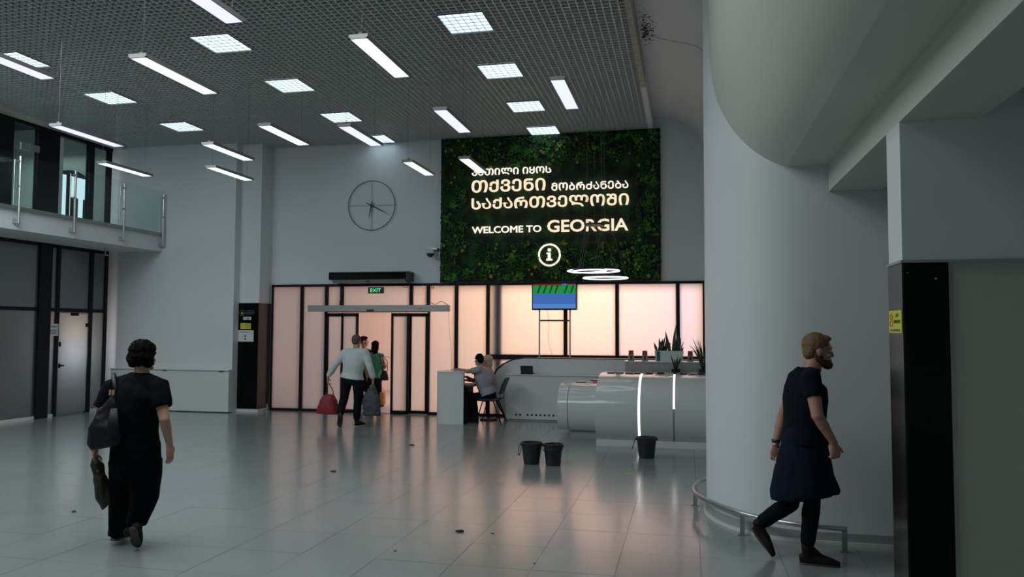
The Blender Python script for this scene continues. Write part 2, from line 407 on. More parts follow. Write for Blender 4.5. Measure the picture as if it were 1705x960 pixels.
# cove between ceiling edge and right wall
prof = []
for k in range(13):
    a = pi/2*k/12; prof.append((-.64+.98*sin(a), 5.35+.66*cos(a)))
prof += [(.72, 5.2), (.72, 6.6), (-.64, 6.6)]
cv = obj('trim_4', prism(NB(), prof, 'Y', 6.0, 15.8), 'wall', smooth='auto'); struct(cv, 'white curved cove between grid ceiling and right wall', 'cove')

# right drum wall with rounded nose
path = [(.72, 15.9), (.72, 9.5), (.5, 9.15), (.33, 8.85), (.22, 8.5), (.175, 8.2), (.19, 7.95), (.24, 7.72), (.33, 7.52), (.46, 7.34), (.63, 7.2), (.85, 7.11), (1.15, 7.08), (3.4, 7.07)]
def smoothpath(p, it=2):
    for _ in range(it):
        q = [p[0]]
        for a, b in zip(p, p[1:]): q += [(a[0]*.75+b[0]*.25, a[1]*.75+b[1]*.25), (a[0]*.25+b[0]*.75, a[1]*.25+b[1]*.75)]
        p = q+[p[-1]]
    return p
sp = smoothpath(path)
wr = obj('wall_right', prism(NB(), sp+[(3.4, 15.9)], 'Z', 0, 6.5), 'wall', smooth='auto'); struct(wr, 'tall white curved wall with a rounded nose at the right', 'wall')
# base strip
def offs(p, d):
    out = []
    for i, a in enumerate(p):
        b = p[min(i+1, len(p)-1)]; c = p[max(i-1, 0)]; t = Vector((b[0]-c[0], b[1]-c[1])).normalized(); out.append((a[0]+t.y*d, a[1]-t.x*d))
    return out
def band(p, d0, d1, z0, z1):
    bm = NB(); A, B = offs(p, d0), offs(p, d1); return prism(bm, A+list(reversed(B)), 'Z', z0, z1)
def trim_path(p): return [q for q in p if q[1] < 9.2 and q[0] < 2.4]
bp_ = trim_path(sp)
o1 = obj('baseboard_right', band(bp_, 0, .015, .03, .10), 'baseb', smooth='auto')
struct(o1, 'grey base band around the foot of the curved wall', 'baseboard')
o1 = obj('trim_5', band(bp_, 0, .03, 0, .03), 'plinth', smooth='auto'); struct(o1, 'metal strip, its reflected light painted white, where the curved wall meets the floor', 'trim')  # white colour stands in for light reflected by the metal

# soffit volume running overhead on the right, rounded left flank
prof = [(.21, 6.5), (.21, 5.0), (.22, 4.4), (.28, 3.98), (.40, 3.65), (.55, 3.42), (.70, 3.28), (.86, 3.2), (1.19, 3.2), (1.19, 6.5)]
sp2 = smoothpath(prof[1:8], 2)
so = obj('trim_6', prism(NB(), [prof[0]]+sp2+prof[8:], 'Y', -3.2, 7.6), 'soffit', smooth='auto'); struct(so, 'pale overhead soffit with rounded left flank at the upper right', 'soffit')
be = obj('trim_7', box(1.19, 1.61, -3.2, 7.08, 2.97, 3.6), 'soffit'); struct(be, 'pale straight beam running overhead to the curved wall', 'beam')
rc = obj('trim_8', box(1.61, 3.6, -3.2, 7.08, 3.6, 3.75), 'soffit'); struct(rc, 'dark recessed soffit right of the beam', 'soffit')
# right pillar, cladding, wall panel
pl = sthing('pillar', (1.33, 4.93, 0), 'square white pillar with black lower cladding at the right edge', 'pillar')
obj('upper_shaft', boxes((1.19, 1.61, 4.79, 5.09, 2.18, 2.97), (1.61, 3.5, 4.79, 5.09, 2.18, 3.6)), 'wall', pl)
obj('ledge', box(1.178, 3.5, 4.775, 5.10, 2.165, 2.18), 'baseb', pl)
obj('front_cladding', box(1.195, 1.425, 4.785, 4.80, 0, 2.165), 'clad', pl)
obj('side_cladding', box(1.185, 1.195, 4.785, 5.095, 0, 2.165), 'clad2', pl)
obj('core', box(1.197, 1.42, 4.80, 5.09, 0, 2.16), 'clad2', pl)
obj('metal_edge', box(1.425, 1.455, 4.80, 4.83, 0, 2.165), 'alu', pl)
obj('wall_panel', box(1.455, 3.5, 4.80, 5.09, 0, 2.165), 'panelwall', pl)
obj('screw', ellz(NB(), (1.36, 4.784, 2.075), .006, .004, .006), 'steel', pl); obj('screw', ellz(NB(), (1.215, 4.784, 2.11), .008, .004, .003), 'steel', pl)

# back wall, end wall, columns
bw = obj('wall_back', boxes((-9.4, 1, 15.8, 16.1, 2.75, 6.5), (-9.4, -8.95, 15.8, 16.1, 0, 2.75), (.36, 1, 15.8, 16.1, 0, 2.75)), 'wall'); struct(bw, 'pale wall above the glass entrance', 'wall')
ew = obj('wall_left', boxes((-16, -9.47, 15.1, 16.1, 0, 6.5)), 'wall'); struct(ew, 'pale wall beside the gallery, left of the dark pillar', 'wall')
cl = sthing('column', (-9.23, 15.55, 0), 'column left of the glass entrance with glossy black lower cladding', 'column')
obj('shaft', box(-9.47, -8.99, 15.32, 15.8, 2.33, 5.8), 'wall', cl)
obj('front_cladding', box(-9.47, -8.995, 15.305, 15.32, .06, 2.33), 'clad', cl)
obj('side_cladding', box(-8.995, -8.98, 15.305, 15.8, .06, 2.33), M['coppery'] if 'coppery' in M else 'clad2', cl)
obj('core', box(-9.42, -9.0, 15.33, 15.8, .06, 2.33), 'black', cl)
obj('skirting', box(-9.47, -8.96, 15.29, 15.8, 0, .06), 'plinth', cl)
near = obj('wall_rear', box(-16, 3.6, -3.4, -3.2, 0, 6.5), 'wall'); struct(near, 'plain wall behind the viewer', 'wall')
o = obj('wall_outer', boxes((3.5, 3.7, -3.2, 16, 0, 6.5)), 'wall'); struct(o, 'plain wall far right behind the pillar', 'wall')

# ------------------------------------------------------------ left gallery
gl = obj('gallery_floor', box(-15.5, -11.25, -3.2, 15.1, 3.46, 3.83), 'wall'); struct(gl, 'white projecting gallery slab with flat fascia at the left', 'gallery')
# lower glass partition, plane X = -12.45
XL = -12.45
ys = [8.0, 10.4, 13.02, 13.34, 13.46, 14.36, 14.81]
pt = sthing('window_1', (XL, 11.5, 0), 'black framed glass partition under the gallery', 'window')
obj('post', box(XL-.06, XL+.06, 13.0, 13.30, 0, 3.46), 'black', pt)
for y, w in ((13.50, .04), (14.40, .05), (14.84, .04), (10.4, .04)): obj('post', box(XL-.04, XL+.04, y-w, y+w, 0, 3.46), 'black', pt)
for (a, b) in ((8.0, 10.36), (10.44, 13.0), (13.3, 13.46), (13.54, 14.35), (14.45, 14.8)):
    obj('top_rail', box(XL-.03, XL+.03, a, b, 3.39, 3.46), 'black', pt); obj('middle_rail', box(XL-.03, XL+.03, a, b, 2.11, 2.18), 'black', pt)
    obj('upper_pane', box(XL-.01, XL+.01, a, b, 2.18, 3.39), 'greyglass', pt)
    if a != 13.54: obj('lower_pane', box(XL-.01, XL+.01, a, b, .06, 2.11), 'frostdark', pt); obj('bottom_rail', box(XL-.03, XL+.03, a, b, 0, .06), 'plinth', pt)
dr = sthing('door_1', (XL+.02, 13.95, 0), 'frosted glass door with black frame under the gallery', 'door')
obj('leaf', box(XL+.0, XL+.03, 13.56, 14.33, .03, 2.09), 'frostdark', dr)
obj('handle', boxes((XL+.03, XL+.07, 13.57, 13.68, 1.0, 1.03), (XL+.03, XL+.05, 13.565, 13.60, .97, 1.06)), 'black', dr)
obj('lock', box(XL+.03, XL+.05, 13.56, 13.60, 1.40, 1.50), 'black', dr)
obj('closer', box(XL+.03, XL+.08, 13.85, 14.02, 2.03, 2.09), 'black', dr)
obj('hinge', box(XL+.03, XL+.05, 14.27, 14.34, 1.80, 1.88), 'black', dr)
# the rooms behind the partition: dark back wall
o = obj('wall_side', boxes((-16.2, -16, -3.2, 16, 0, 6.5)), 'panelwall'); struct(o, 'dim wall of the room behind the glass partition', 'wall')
nt_ = thing('notice_sheet', (XL+.035, 13.4, 1.73), 'white printed notice taped to the narrow pane by the left door', 'notice')
obj('sheet', box(XL+.041, XL+.045, 13.07+.12, 13.40+.12, 1.62, 1.86), 'paper', nt_)
obj('print', fit_text('ᲨᲔᲛᲝᲡᲕᲚᲐ', 13.23, 13.49, 1.655, 1.69, XL+.045, .002, .02, 'X', 1), 'ink', nt_)
obj('print', fit_text('ᲐᲙᲠᲫᲐᲚᲣᲚᲘᲐ', 13.23, 13.49, 1.705, 1.74, XL+.045, .002, .02, 'X', 1), 'ink', nt_)
obj('print', fit_text('NO ENTRY', 13.34, 13.49, 1.79, 1.82, XL+.045, .002, .02, 'X', 1), 'ink', nt_)
obj('emblem', fit_text('@', 13.22, 13.31, 1.77, 1.84, XL+.045, .002, .02, 'X', 1), 'ink', nt_)
# upper glass wall on the gallery
up = sthing('window_2', (XL, 11.5, 3.83), 'dark framed glass wall on the upper gallery', 'window')
for a, b in ((10.6, 12.28), (12.86, 13.40), (14.22, 14.36), (14.80, 14.88)): obj('post', box(XL-.05, XL+.05, a, b, 3.83, 5.68), 'black', up)
obj('bright_post', box(XL+.0, XL+.06, 13.40, 13.48, 3.83, 5.65), 'plinth', up)
obj('top_rail', box(XL-.05, XL+.05, 8, 14.9, 5.68, 5.8), 'black', up)
for a, b in ((12.28, 12.86), (13.48, 14.22), (14.36, 14.80)): obj('pane', box(XL-.01, XL+.01, a, b, 3.83, 5.68), 'upperglass', up)
# lobby seen through the upper glass: bright lit niche, dark frames
lb = thing('lit_niche', (-12.73, 14.1, 3.83), 'bright white lit niche seen through the upper gallery glass', 'niche')
obj('backlit_panel', boxes((-12.74, -12.72, 14.04, 14.54, 4.55, 5.02), (-12.74, -12.72, 13.72, 13.94, 3.83, 5.0), (-12.74, -12.72, 14.31, 14.42, 3.83, 4.55)), 'lobby', lb)
arc = [(13.72+ k*.065, 5.02+.10*sin(pi*k/13)) for k in range(14)]
obj('arched_frame', prism(NB(), arc+[(14.565, 4.99), (13.72, 4.99)], 'X', -12.76, -12.70), 'baseb', lb)
obj('upright', boxes((-12.74, -12.70, 13.94, 14.04, 3.83, 5.02), (-12.76, -12.74, 13.72, 14.56, 3.83, 5.0)), 'mdark', lb)
o = obj('gallery_lobby', boxes((-15.4, -15.3, 9, 15.1, 3.83, 5.8)), 'wall'); struct(o, 'grey lobby wall behind the upper gallery glass', 'wall')
o = obj('emergency_lamp', boxes((-12.46+.06, -12.36, 12.42, 12.60, 5.18, 5.32), (-12.40, -12.37, 12.62, 12.86, 5.2, 5.33)), 'alu'); tag(o, 'small grey wall lamp on the upper gallery glass', 'lamp')
# glass railing
gr = thing('glass_railing', (-11.2, 12.5, 3.5), 'frameless glass gallery railing on steel posts', 'railing')
for a, b in ((8.6, 9.9), (9.93, 11.18), (11.21, 12.44), (12.47, 13.76), (13.79, 15.05)): obj('glass_pane', box(-11.175, -11.163, a, b, 3.8, 4.76), 'railglass', gr)
obj('foot_strip', box(-11.245, -11.19, 8, 15.08, 3.80, 3.86), 'alu', gr)
for y in (9.9, 11.2, 12.45, 13.77, 15.0):
    p = obj('post', loft(NB(), [(-11.215+.06, y, 3.56), (-11.155, y, 4.72)], .022, None, 12), 'steel', gr)
    obj('back_post', loft(NB(), [(-11.22, y-.05, 3.8), (-11.22, y-.05, 4.66)], .012, None, 10), 'steel', gr)
    for z in (4.2, 4.63): obj('clamp', loft(NB(), [(-11.155, y+.03, z), (-11.155, y-.06, z)], .018, None, 10), 'alu', gr)
    obj('foot_bracket', box(-11.25, -11.15, y-.03, y+.03, 3.56, 3.64), 'alu', gr)
o = obj('sprinkler_pipe', boxes((-11.92, -11.90, 14.16, 14.18, 3.32, 3.46), (-11.96, -11.86, 14.14, 14.20, 3.29, 3.32)), 'alu'); tag(o, 'small metal fitting hanging under the gallery slab', 'fitting')
# white low panels at the end wall
for k, (a, b, d) in enumerate(((-12.40, -10.86, 15.02), (-10.83, -9.46, 14.97))):
    c = thing('wall_cabinet', ((a+b)/2, d, 0), ('low white boxed panel left of the seam, behind the woman in black', 'low white boxed panel standing proud beside the dark column')[k], 'panel', 'low white panels on the left end wall')
    obj('front_panel', box(a, b, d, 15.1, .02, .88), 'white', c)
    obj('top_board', box(a-.01, b+.01, d-.03, 15.1, .885, .905), 'white', c)
    obj('bracket', box(b-.22, b-.12, d-.035, d-.01, .868, .884), 'mdark', c)

# ------------------------------------------------------------ glass entrance facade, plane Y = 15.8
YF = 15.8
def win(n, a, b, z0, z1, label):
    w = sthing('window_%d' % n, ((a+b)/2, YF, z0), label, 'window')
    obj('frame', boxes((a, b, YF-.04, YF+.04, z0, z0+.05), (a, b, YF-.04, YF+.04, z1-.05, z1), (a, a+.035, YF-.05, YF+.05, z0, z1), (b-.035, b, YF-.05, YF+.05, z0, z1)), 'black', w)
    obj('pane', box(a+.035, b-.035, YF-.006, YF+.006, z0+.05, z1-.05), 'frost', w); return w
win(3, -8.95, -8.22, 0, 2.75, 'leftmost tall frosted pane beside the dark column')
win(4, -8.22, -7.64, 0, 2.75, 'narrow frosted pane left of the sliding door')
win(5, -7.64, -7.28, 2.14, 2.75, 'small frosted transom left of the exit sign')
win(6, -7.28, -5.70, 2.14, 2.75, 'wide frosted transom behind the exit sign')
win(7, -5.70, -5.32, 2.14, 2.75, 'small frosted transom right of the exit sign')
win(8, -5.32, -4.70, 0, 2.75, 'tall frosted pane right of the sliding door')
win(9, -4.70, -4.02, 0, 2.75, 'tall peach frosted pane behind the blond woman')
win(10, -4.02, -2.40, 1.22, 2.75, 'frosted pane with a dark blurred post, left of the screen')
win(11, -2.40, -1.36, 1.22, 2.75, 'brightest peach pane right of the screen')
win(12, -1.36, -.17, 1.22, 2.75, 'pinkish pane above the small pots')
win(13, -.17, .34, 1.22, 2.75, 'lilac pane next to the curved wall')
win(14, -4.02, -3.0, 0, 1.22, 'lower frosted pane partly behind the white arch')
o = obj('outside_post', box(-3.88, -3.72, 15.84, 15.95, 0, 2.74), 'mdark'); tag(o, 'dark post blurred behind the frosted glass', 'post')
# sliding door set
sd = sthing('door_2', (-6.5, 15.75, 0), 'automatic sliding glass door standing open', 'door')
def leaf(a, b, y):
    l = obj('leaf_frame', boxes((a, a+.05, y-.02, y+.02, 0, 2.12), (b-.05, b, y-.02, y+.02, 0, 2.12), (a, b, y-.02, y+.02, 2.05, 2.12), (a, b, y-.02, y+.02, 0, .07)), 'black', sd)
    obj('leaf_pane', box(a+.05, b-.05, y-.005, y+.005, .07, 2.05), 'frost', l)
leaf(-7.64, -7.24, 15.80); leaf(-7.26, -6.87, 15.72); leaf(-6.12, -5.72, 15.72); leaf(-5.74, -5.33, 15.80)
obj('header_beam', bevel(box(-7.99, -4.82, 15.58, 15.72, 2.15, 2.285), .006, 1), 'alu', sd)
obj('sensor', bevel(box(-6.62, -6.46, 15.555, 15.58, 2.16, 2.195), .006, 1), 'mdark', sd)
obj('threshold', box(-7.64, -5.3, 15.7, 15.86, 0, .012), 'alu', sd)
# outside, seen through the open door
o = obj('porch_ground', box(-14, 5, 15.8, 24, -.06, -.004), 'outground'); struct(o, 'pale ground outside the open sliding door', 'ground')
o = obj('porch_wall', boxes((-12, 4, 21.6, 21.8, 0, 3.0)), 'peachwall'); struct(o, 'peach lit porch wall outside the open door', 'wall')
o = obj('porch_beam', boxes((-12, -4.3, 21.4, 21.6, 2.35, 2.5), (-12, -4.3, 19.0, 19.1, 3.1, 3.3)), 'baseb'); struct(o, 'grey beam of the porch outside', 'beam')
o = obj('porch_seam', boxes((-12, 4, 21.57, 21.6, .98, 1.0), (-7.94, -7.925, 21.57, 21.6, 0, 2.35)), 'plinth'); struct(o, 'pale joint lines on the porch wall', 'trim')

# white arch parapet right of the desk
arcp = [(-4.0, 0)]
arcp = [(-3.42, 0), (-3.58, .16), (-3.72, .42), (-3.82, .68)]
arcp = [(-3.55, 0), (-3.86, .62), (-3.84, .80), (-3.74, .97), (-3.60, 1.09), (-3.42, 1.17), (-3.2, 1.205), (.7, 1.205), (.7, 0)]
o = obj('wall_parapet', prism(NB(), [(-3.55, 0), (-3.70, .25), (-3.82, .5)]+arcp[1:], 'Y', 15.50, 15.66), 'wall'); struct(o, 'white parapet with rounded left end below the windows', 'wall')
ap = [(-3.56, 0), (-3.71, .25), (-3.83, .5)]+arcp[1:8]
b_ = NB(); prism(b_, [(x-.035, z+.012) for x, z in ap]+list(reversed(ap)), 'Y', 15.49, 15.67)
o = obj('trim_9', b_, 'mdark'); struct(o, 'dark edge strip around the parapet arch', 'trim')

# ============================================================ LAMPS
lv_me = mesh_of(box(-.003, .003, -.32, .32, 0, .012), 'grid'); lh_me = mesh_of(box(-.295, .295, -.003, .003, 0, .012), 'grid')
cols = {-2.795: ['nearest the moss wall column of lights', 0], -6.375: ['middle', 0], -9.80: ['left', 0]}
rows = [9.72, 11.68, 13.66, 15.42]
rname = ['nearest', 'second nearest', 'second farthest', 'farthest']
cname = {-2.795: 'right', -6.375: 'middle', -9.80: 'left'}
for cx in (-2.795, -6.375, -9.80):
    for ri, cy in enumerate(rows):
        t = thing('ceiling_panel_light', (cx, cy, 5.79), 'square lit panel in the grid ceiling, %s in the %s row' % (rname[ri], cname[cx]), 'light', 'square panel lights set in the grid ceiling')
        obj('housing', box(cx-.30, cx+.30, cy-.325, cy+.325, 5.803, 5.86), 'lampbody', t)
        obj('diffuser', box(cx-.295, cx+.295, cy-.32, cy+.32, 5.797, 5.802), 'panelblue' if (cx > -3 and ri == 0) else 'panel', t)
        for k in range(1, 6): inst('louvre_bar', lv_me, (cx-.295+k*.59/6, cy, 5.783), t)
        for k in range(1, 6): inst('louvre_bar', lh_me, (cx, cy-.32+k*.64/6, 5.783), t)
        obj('frame', boxes((cx-.30, cx-.295, cy-.325, cy+.325, 5.78, 5.80), (cx+.295, cx+.30, cy-.325, cy+.325, 5.78, 5.80), (cx-.3, cx+.3, cy-.325, cy-.32, 5.78, 5.80), (cx-.3, cx+.3, cy+.32, cy+.325, 5.78, 5.80)), 'lampbody', t)
# pendants: (x, y0, z, length, width, tube, label)
PEND = [(-5.27, 6.62, 4.44, 1.24, .20, 'tubegreen', 'greenish linear pendant hanging at the upper left, between two panel lights'),
 (-2.99, 6.74, 4.5, 1.18, .19, 'tubegreen', 'large greenish linear pendant at the top centre'),
 (-1.36, 8.33, 4.5, 1.18, .175, 'tubeblue', 'bluish linear pendant nearest the right ceiling edge'),
 (-2.98, 9.2, 4.5, 1.16, .19, 'tubeblue', 'bluish linear pendant above the left corner of the moss wall'),
 (-4.49, 9.7, 4.5, 1.15, .20, 'tubeblue', 'bluish linear pendant in front of the small far ceiling panel'),
 (-5.53, 9.45, 4.5, 1.14, .20, 'tubewhite', 'white linear pendant left of the clock, hanging highest there'),
 (-6.92, 10.25, 4.5, 1.14, .20, 'tubewhite', 'white linear pendant directly above another one near the column'),
 (-7.86, 11.75, 4.5, 1.2, .20, 'tubewhite', 'white linear pendant hanging lowest in front of the column'),
 (-8.28, 8.85, 4.49, 1.24, .20, 'tubeblue', 'long linear pendant above the gallery railing post'),
 (-9.44, 11.08, 4.5, 1.16, .20, 'tubewhite', 'white linear pendant in front of the gallery end wall'),
 (-4.43, 12.0, 4.5, 1.15, .19, 'tubegreen', 'dim greenish pendant hanging right of the clock'),
 (-3.46, 11.95, 4.5, 1.17, .19, 'tubewhite', 'white pendant covering the first letters of the sign'),
 (-6.82, 6.0, 4.5, 1.18, .20, 'tubeblue', 'bluish pendant cut by the left picture edge'),
 (-3.92, 5.0, 4.5, 1.18, .19, 'tubeblue', 'violet bluish pendant cut by the top picture edge')]
for (x, y, z, L, w, tb, lab) in PEND:
    t = thing('linear_pendant', (x, y+L/2, z), lab, 'lamp', 'linear pendants hanging from the ceiling')
    obj('housing', boxes((x-w/2, x+w/2, y, y+L, z+.012, z+.042), (x-w/2, x-w/2+.012, y, y+L, z, z+.012), (x+w/2-.012, x+w/2, y, y+L, z, z+.012), (x-w/2, x+w/2, y, y+.015, z, z+.012), (x-w/2, x+w/2, y+L-.015, y+L, z, z+.012)), 'lampbody', t)
    obj('diffuser', box(x-w/2+.012, x+w/2-.012, y+.015, y+L-.015, z+.003, z+.0115), tb, t)
    for yy in (y+.06, y+L-.06):
        obj('bracket', box(x-.02, x+.02, yy-.012, yy+.012, z+.042, z+.075), 'wire', t)
        sw = R.uniform(-.03, .03)
        obj('hanging_wire', tube(NB(), [(x, yy, z+.07), (x+sw, yy, z+.3), (x+sw*.5, yy, 5.8)], .002, 5), 'wire', t)
# ring pendants over the counter
def ring(c, r, z, lab, tilt=0.):
    t = thing('ring_pendant', (c[0], c[1], z), lab, 'lamp', 'ring pendants above the counter')
    pts = [(c[0]+r*cos(2*pi*k/40), c[1]+r*sin(2*pi*k/40), z+tilt*cos(2*pi*k/40)) for k in range(40)]
    obj('ring_body', loft(NB(), pts, [(.012, .016)]*40, (0, 0, 1), 8, closed=True), 'mdark', t)
    pts2 = [(p[0], p[1], p[2]-.014) for p in pts]
    obj('ring_diffuser', loft(NB(), pts2, [(.010, .024)]*40, (0, 0, 1), 8, closed=True), 'ring', t)
    for k in (2, 15, 28):
        p = pts[k]; obj('hanging_wire', tube(NB(), [p, ((p[0]*.25+c[0]*.75), p[1]*.25+c[1]*.75, 3.45)], .0022, 4), 'wire', t)
ring((-1.45, 12.5), .40, 2.735, 'lit ring pendant at the left, highest of the rings')
ring((-1.50, 12.25), .27, 2.715, 'small lit ring pendant inside the left one', .01)
ring((-1.26, 12.5), .34, 2.62, 'lowest lit ring pendant, at the right')
t = thing('ceiling_canopy', (-1.42, 12.5, 3.45), 'small dark hanging disc above the rings, in front of the sign', 'lamp mount')
obj('disc', cyl(NB(), -1.43, 12.5, 3.45, 3.48, .16, 24), 'mdark', t)
for dx, dy in ((-.12, 0), (-.02, .1), (.12, -.05), (.15, .05)): obj('hanging_wire', tube(NB(), [(-1.43+dx, 12.5+dy, 3.48), (-1.43+dx, 12.5+dy, 5.8)], .0025, 4), 'wire', t)

# ============================================================ MOSS WALL AND SIGN
mw = thing('moss_wall', (-2.77, 15.7, 2.76), 'dark green preserved moss wall above the glass entrance', 'moss wall')
obj('backing_board', box(-5.03, -.51, 15.74, 15.8, 2.77, 5.79), 'mossback', mw)
def dark_zone(x, z): return -4.5 < x < -.95 and 3.55 < z < 5.15
g = NB(); NX, NZ = 230, 150; grid = []
for j in range(NZ+1):
    row = []
    for i in range(NX+1):
        x = -5.05+4.56*i/NX; z = 2.76+3.04*j/NZ
        a = .35 if dark_zone(x, z) else 1
        h = .03+a*(.045*abs(noise.noise(Vector((x*5, z*5, 1))))+.035*abs(noise.noise(Vector((x*14, z*14, 4))))+.02*noise.noise(Vector((x*40, z*40, 2))))
        e = min(i, NX-i, j, NZ-j); h *= min(1, e/2+.2)
        if e == 0: x += .015*noise.noise(Vector((x*20, z*20, 7))); z += .015*noise.noise(Vector((z*20, x*20, 8)))
        row.append(g.verts.new((x, 15.74-h, z)))
    grid.append(row)
for j in range(NZ):
    for i in range(NX): g.faces.new((grid[j][i], grid[j][i+1], grid[j+1][i+1], grid[j+1][i]))
o = obj('flat_moss', g, 'moss', mw, True); o['kind'] = 'stuff'
def blobs(n, rng, mt, name, r0, r1, cond, depth):
    bm = NB(); k = 0
    while k < n:
        x = R.uniform(-4.99, -.55); z = R.uniform(2.83, 5.74)
        if not cond(x, z): continue
        r = R.uniform(r0, r1); k += 1
        for q in range(rng):
            dx, dz = (R.gauss(0, r*1.3), R.gauss(0, r*1.3)) if rng > 1 else (0, 0)
            rr = r*R.uniform(.7, 1.1)
            bmesh.ops.create_icosphere(bm, subdivisions=1, radius=rr, matrix=Matrix.Translation((min(max(x+dx, -5.0), -.54), 15.74-depth-R.uniform(0, .03), min(max(z+dz, 2.8), 5.76))))
    o = obj(name, bm, mt, mw, True); o['kind'] = 'stuff'
def dens(x, z):
    return noise.noise(Vector((x*1.3, z*1.3, 11))) > -.05
blobs(150, 7, 'mossleaf', 'cushion_moss', .022, .04, lambda x, z: not dark_zone(x, z) and dens(x, z), .06)
blobs(95, 1, 'mossball', 'ball_moss', .03, .045, lambda x, z: not dark_zone(x, z) and (z < 3.6 or x > -1.0 or z > 5.1 or x < -4.7) , .075)
blobs(22, 4, 'mossball', 'ball_moss', .022, .035, lambda x, z: z < 3.55 or (z > 5.15 and -3.3 < x < -1.6), .07)
# leafy sprays
bm = NB(); k = 0
while k < 5200:
    x = R.uniform(-5.02, -.53); z = R.uniform(2.8, 5.77)
    if dark_zone(x, z) and R.random() > .06: continue
    if noise.noise(Vector((x*2.1, z*2.1, 31))) < -.12: continue
    k += 1; a = R.uniform(0, 2*pi); L = R.uniform(.018, .045); w = L*.35; y = 15.74-R.uniform(.07, .115)
    c = Vector((x, y, z)); d = Vector((cos(a), -R.uniform(.1, .8), sin(a))).normalized()*L; s = Vector((-sin(a), R.uniform(-.4, .4), cos(a)))*w
    v = [bm.verts.new(p) for p in (c-d*.2, c+d*.4+s, c+d, c+d*.4-s)]; bm.faces.new(v)
o = obj('leaf_moss', bm, 'mossleaf', mw); o['kind'] = 'stuff'
sg = thing('welcome_sign', (-2.8, 15.64, 3.0), 'lit raised letters in Georgian and English on the moss wall', 'sign')
def line(s, pl, pr, m, off):
    x0, _, zb = pl; x1, zt = pr
    letters(fit_text(s, x0, x1, zb, zt, 15.66, .05, off), m, sg)
def L2(a, b): return a, (b[0], b[2])
line('ᲙᲔᲗᲘᲚᲘ ᲘᲧᲝᲡ', *L2((-4.347, 15.620, 4.974), (-2.675, 15.620, 5.113)), 'letterw', .012)
line('ᲗᲥᲕᲔᲜᲘ', *L2((-4.351, 15.620, 4.619), (-2.793, 15.620, 4.874)), 'letter', .017)
line('ᲛᲝᲑᲠᲫᲐᲜᲔᲑᲐ', *L2((-2.668, 15.620, 4.605), (-1.118, 15.620, 4.762)), 'letterw', .012)
line('ᲡᲐᲥᲐᲠᲗᲕᲔᲚᲝᲨᲘ', *L2((-4.349, 15.620, 4.267), (-1.107, 15.620, 4.502)), 'letter', .017)
line('WELCOME TO', *L2((-4.339, 15.620, 3.766), (-2.878, 15.620, 3.907)), 'letterw', .013)
line('GEORGIA', *L2((-2.754, 15.620, 3.754), (-1.121, 15.620, 4.004)), 'letter', .018)
ic = Vector((-2.710, 15.620, 3.295))
obj('emblem_ring', loft(NB(), [(ic.x+.215*cos(2*pi*k/48), 15.64, ic.z+.215*sin(2*pi*k/48)) for k in range(48)], [(.02, .02)]*48, (0, 1, 0), 8, closed=True), 'letterw', sg)
ib = NB(); bx(ib, ic.x-.03, ic.x+.025, 15.61, 15.66, ic.z-.10, ic.z+.045); bx(ib, ic.x-.055, ic.x-.02, 15.61, 15.66, ic.z+.018, ic.z+.045); bx(ib, ic.x-.06, ic.x+.06, 15.61, 15.66, ic.z-.115, ic.z-.08)
obj('emblem_stem', ib, 'letterw', sg)
obj('emblem_dot', loft(NB(), [(ic.x, 15.61, ic.z+.10), (ic.x, 15.66, ic.z+.10)], .034, None, 20), 'letterw', sg)

# ============================================================ WALL FITTINGS
cc = Vector((-6.618, 15.760, 4.440))
t = thing('wall_clock', (cc.x, 15.76, cc.z), 'large thin wire ring clock on the pale wall', 'clock')
obj('ring', loft(NB(), [(cc.x+.535*cos(2*pi*k/72), 15.75, cc.z+.535*sin(2*pi*k/72)) for k in range(72)], [(.008, .008)]*72, (0, 1, 0), 6, closed=True), 'mdark', t)
obj('cross_wires', boxes((cc.x-.57, cc.x+.57, 15.752, 15.757, cc.z-.003, cc.z+.003), (cc.x-.003, cc.x+.003, 15.752, 15.757, cc.z-.54, cc.z+.55)), 'mdark', t)
def hand(a, l0, l1, w, y):
    d = Vector((sin(a), 0, cos(a))); s = Vector((cos(a), 0, -sin(a)))*w; c = Vector((cc.x, y, cc.z)); bm = NB()
    A = [c-d*l0-s*.7, c-d*l0+s*.7, c+d*l1*.3+s, c+d*l1+s*.25, c+d*l1-s*.25, c+d*l1*.3-s]
    v = [bm.verts.new(p) for p in A]; u = [bm.verts.new(p-Vector((0, .006, 0))) for p in A]
    for i in range(6): bm.faces.new((v[i], v[(i+1) % 6], u[(i+1) % 6], u[i]))
    bm.faces.new(v); bm.faces.new(list(reversed(u))); return bm
obj('minute_hand', hand(radians(117), .14, .46, .013, 15.745), 'mdark', t); obj('hour_hand', hand(radians(192), .09, .28, .015, 15.738), 'mdark', t)
obj('hub', loft(NB(), [(cc.x, 15.72, cc.z), (cc.x, 15.8, cc.z)], .03, None, 16), 'mdark', t)
t = thing('security_camera', (-5.15, 15.7, 3.30), 'small white dome security camera left of the moss wall', 'camera')
obj('bracket', boxes((-5.12, -5.06, 15.74, 15.8, 3.28, 3.50), (-5.26, -5.07, 15.56, 15.78, 3.44, 3.48)), 'alu', t)
obj('housing', loft(NB(), [(-5.22, 15.58, 3.46), (-5.22, 15.58, 3.40), (-5.22, 15.58, 3.36)], [.05, .095, .095], None, 18), 'white', t, True)
obj('dome', ellz(NB(), (-5.22, 15.58, 3.36), .08, .08, .08, 16, 10), 'mdark', t, True)
t = thing('air_curtain', (-6.55, 15.55, 2.76), 'long black air curtain above the entrance door', 'air curtain')
obj('body', bevel(box(-7.44, -5.66, 15.42, 15.8, 2.82, 2.975), .02, 2), 'clad', t)
obj('top_plate', box(-7.44, -5.66, 15.42, 15.8, 2.976, 2.99), 'lampbody', t)
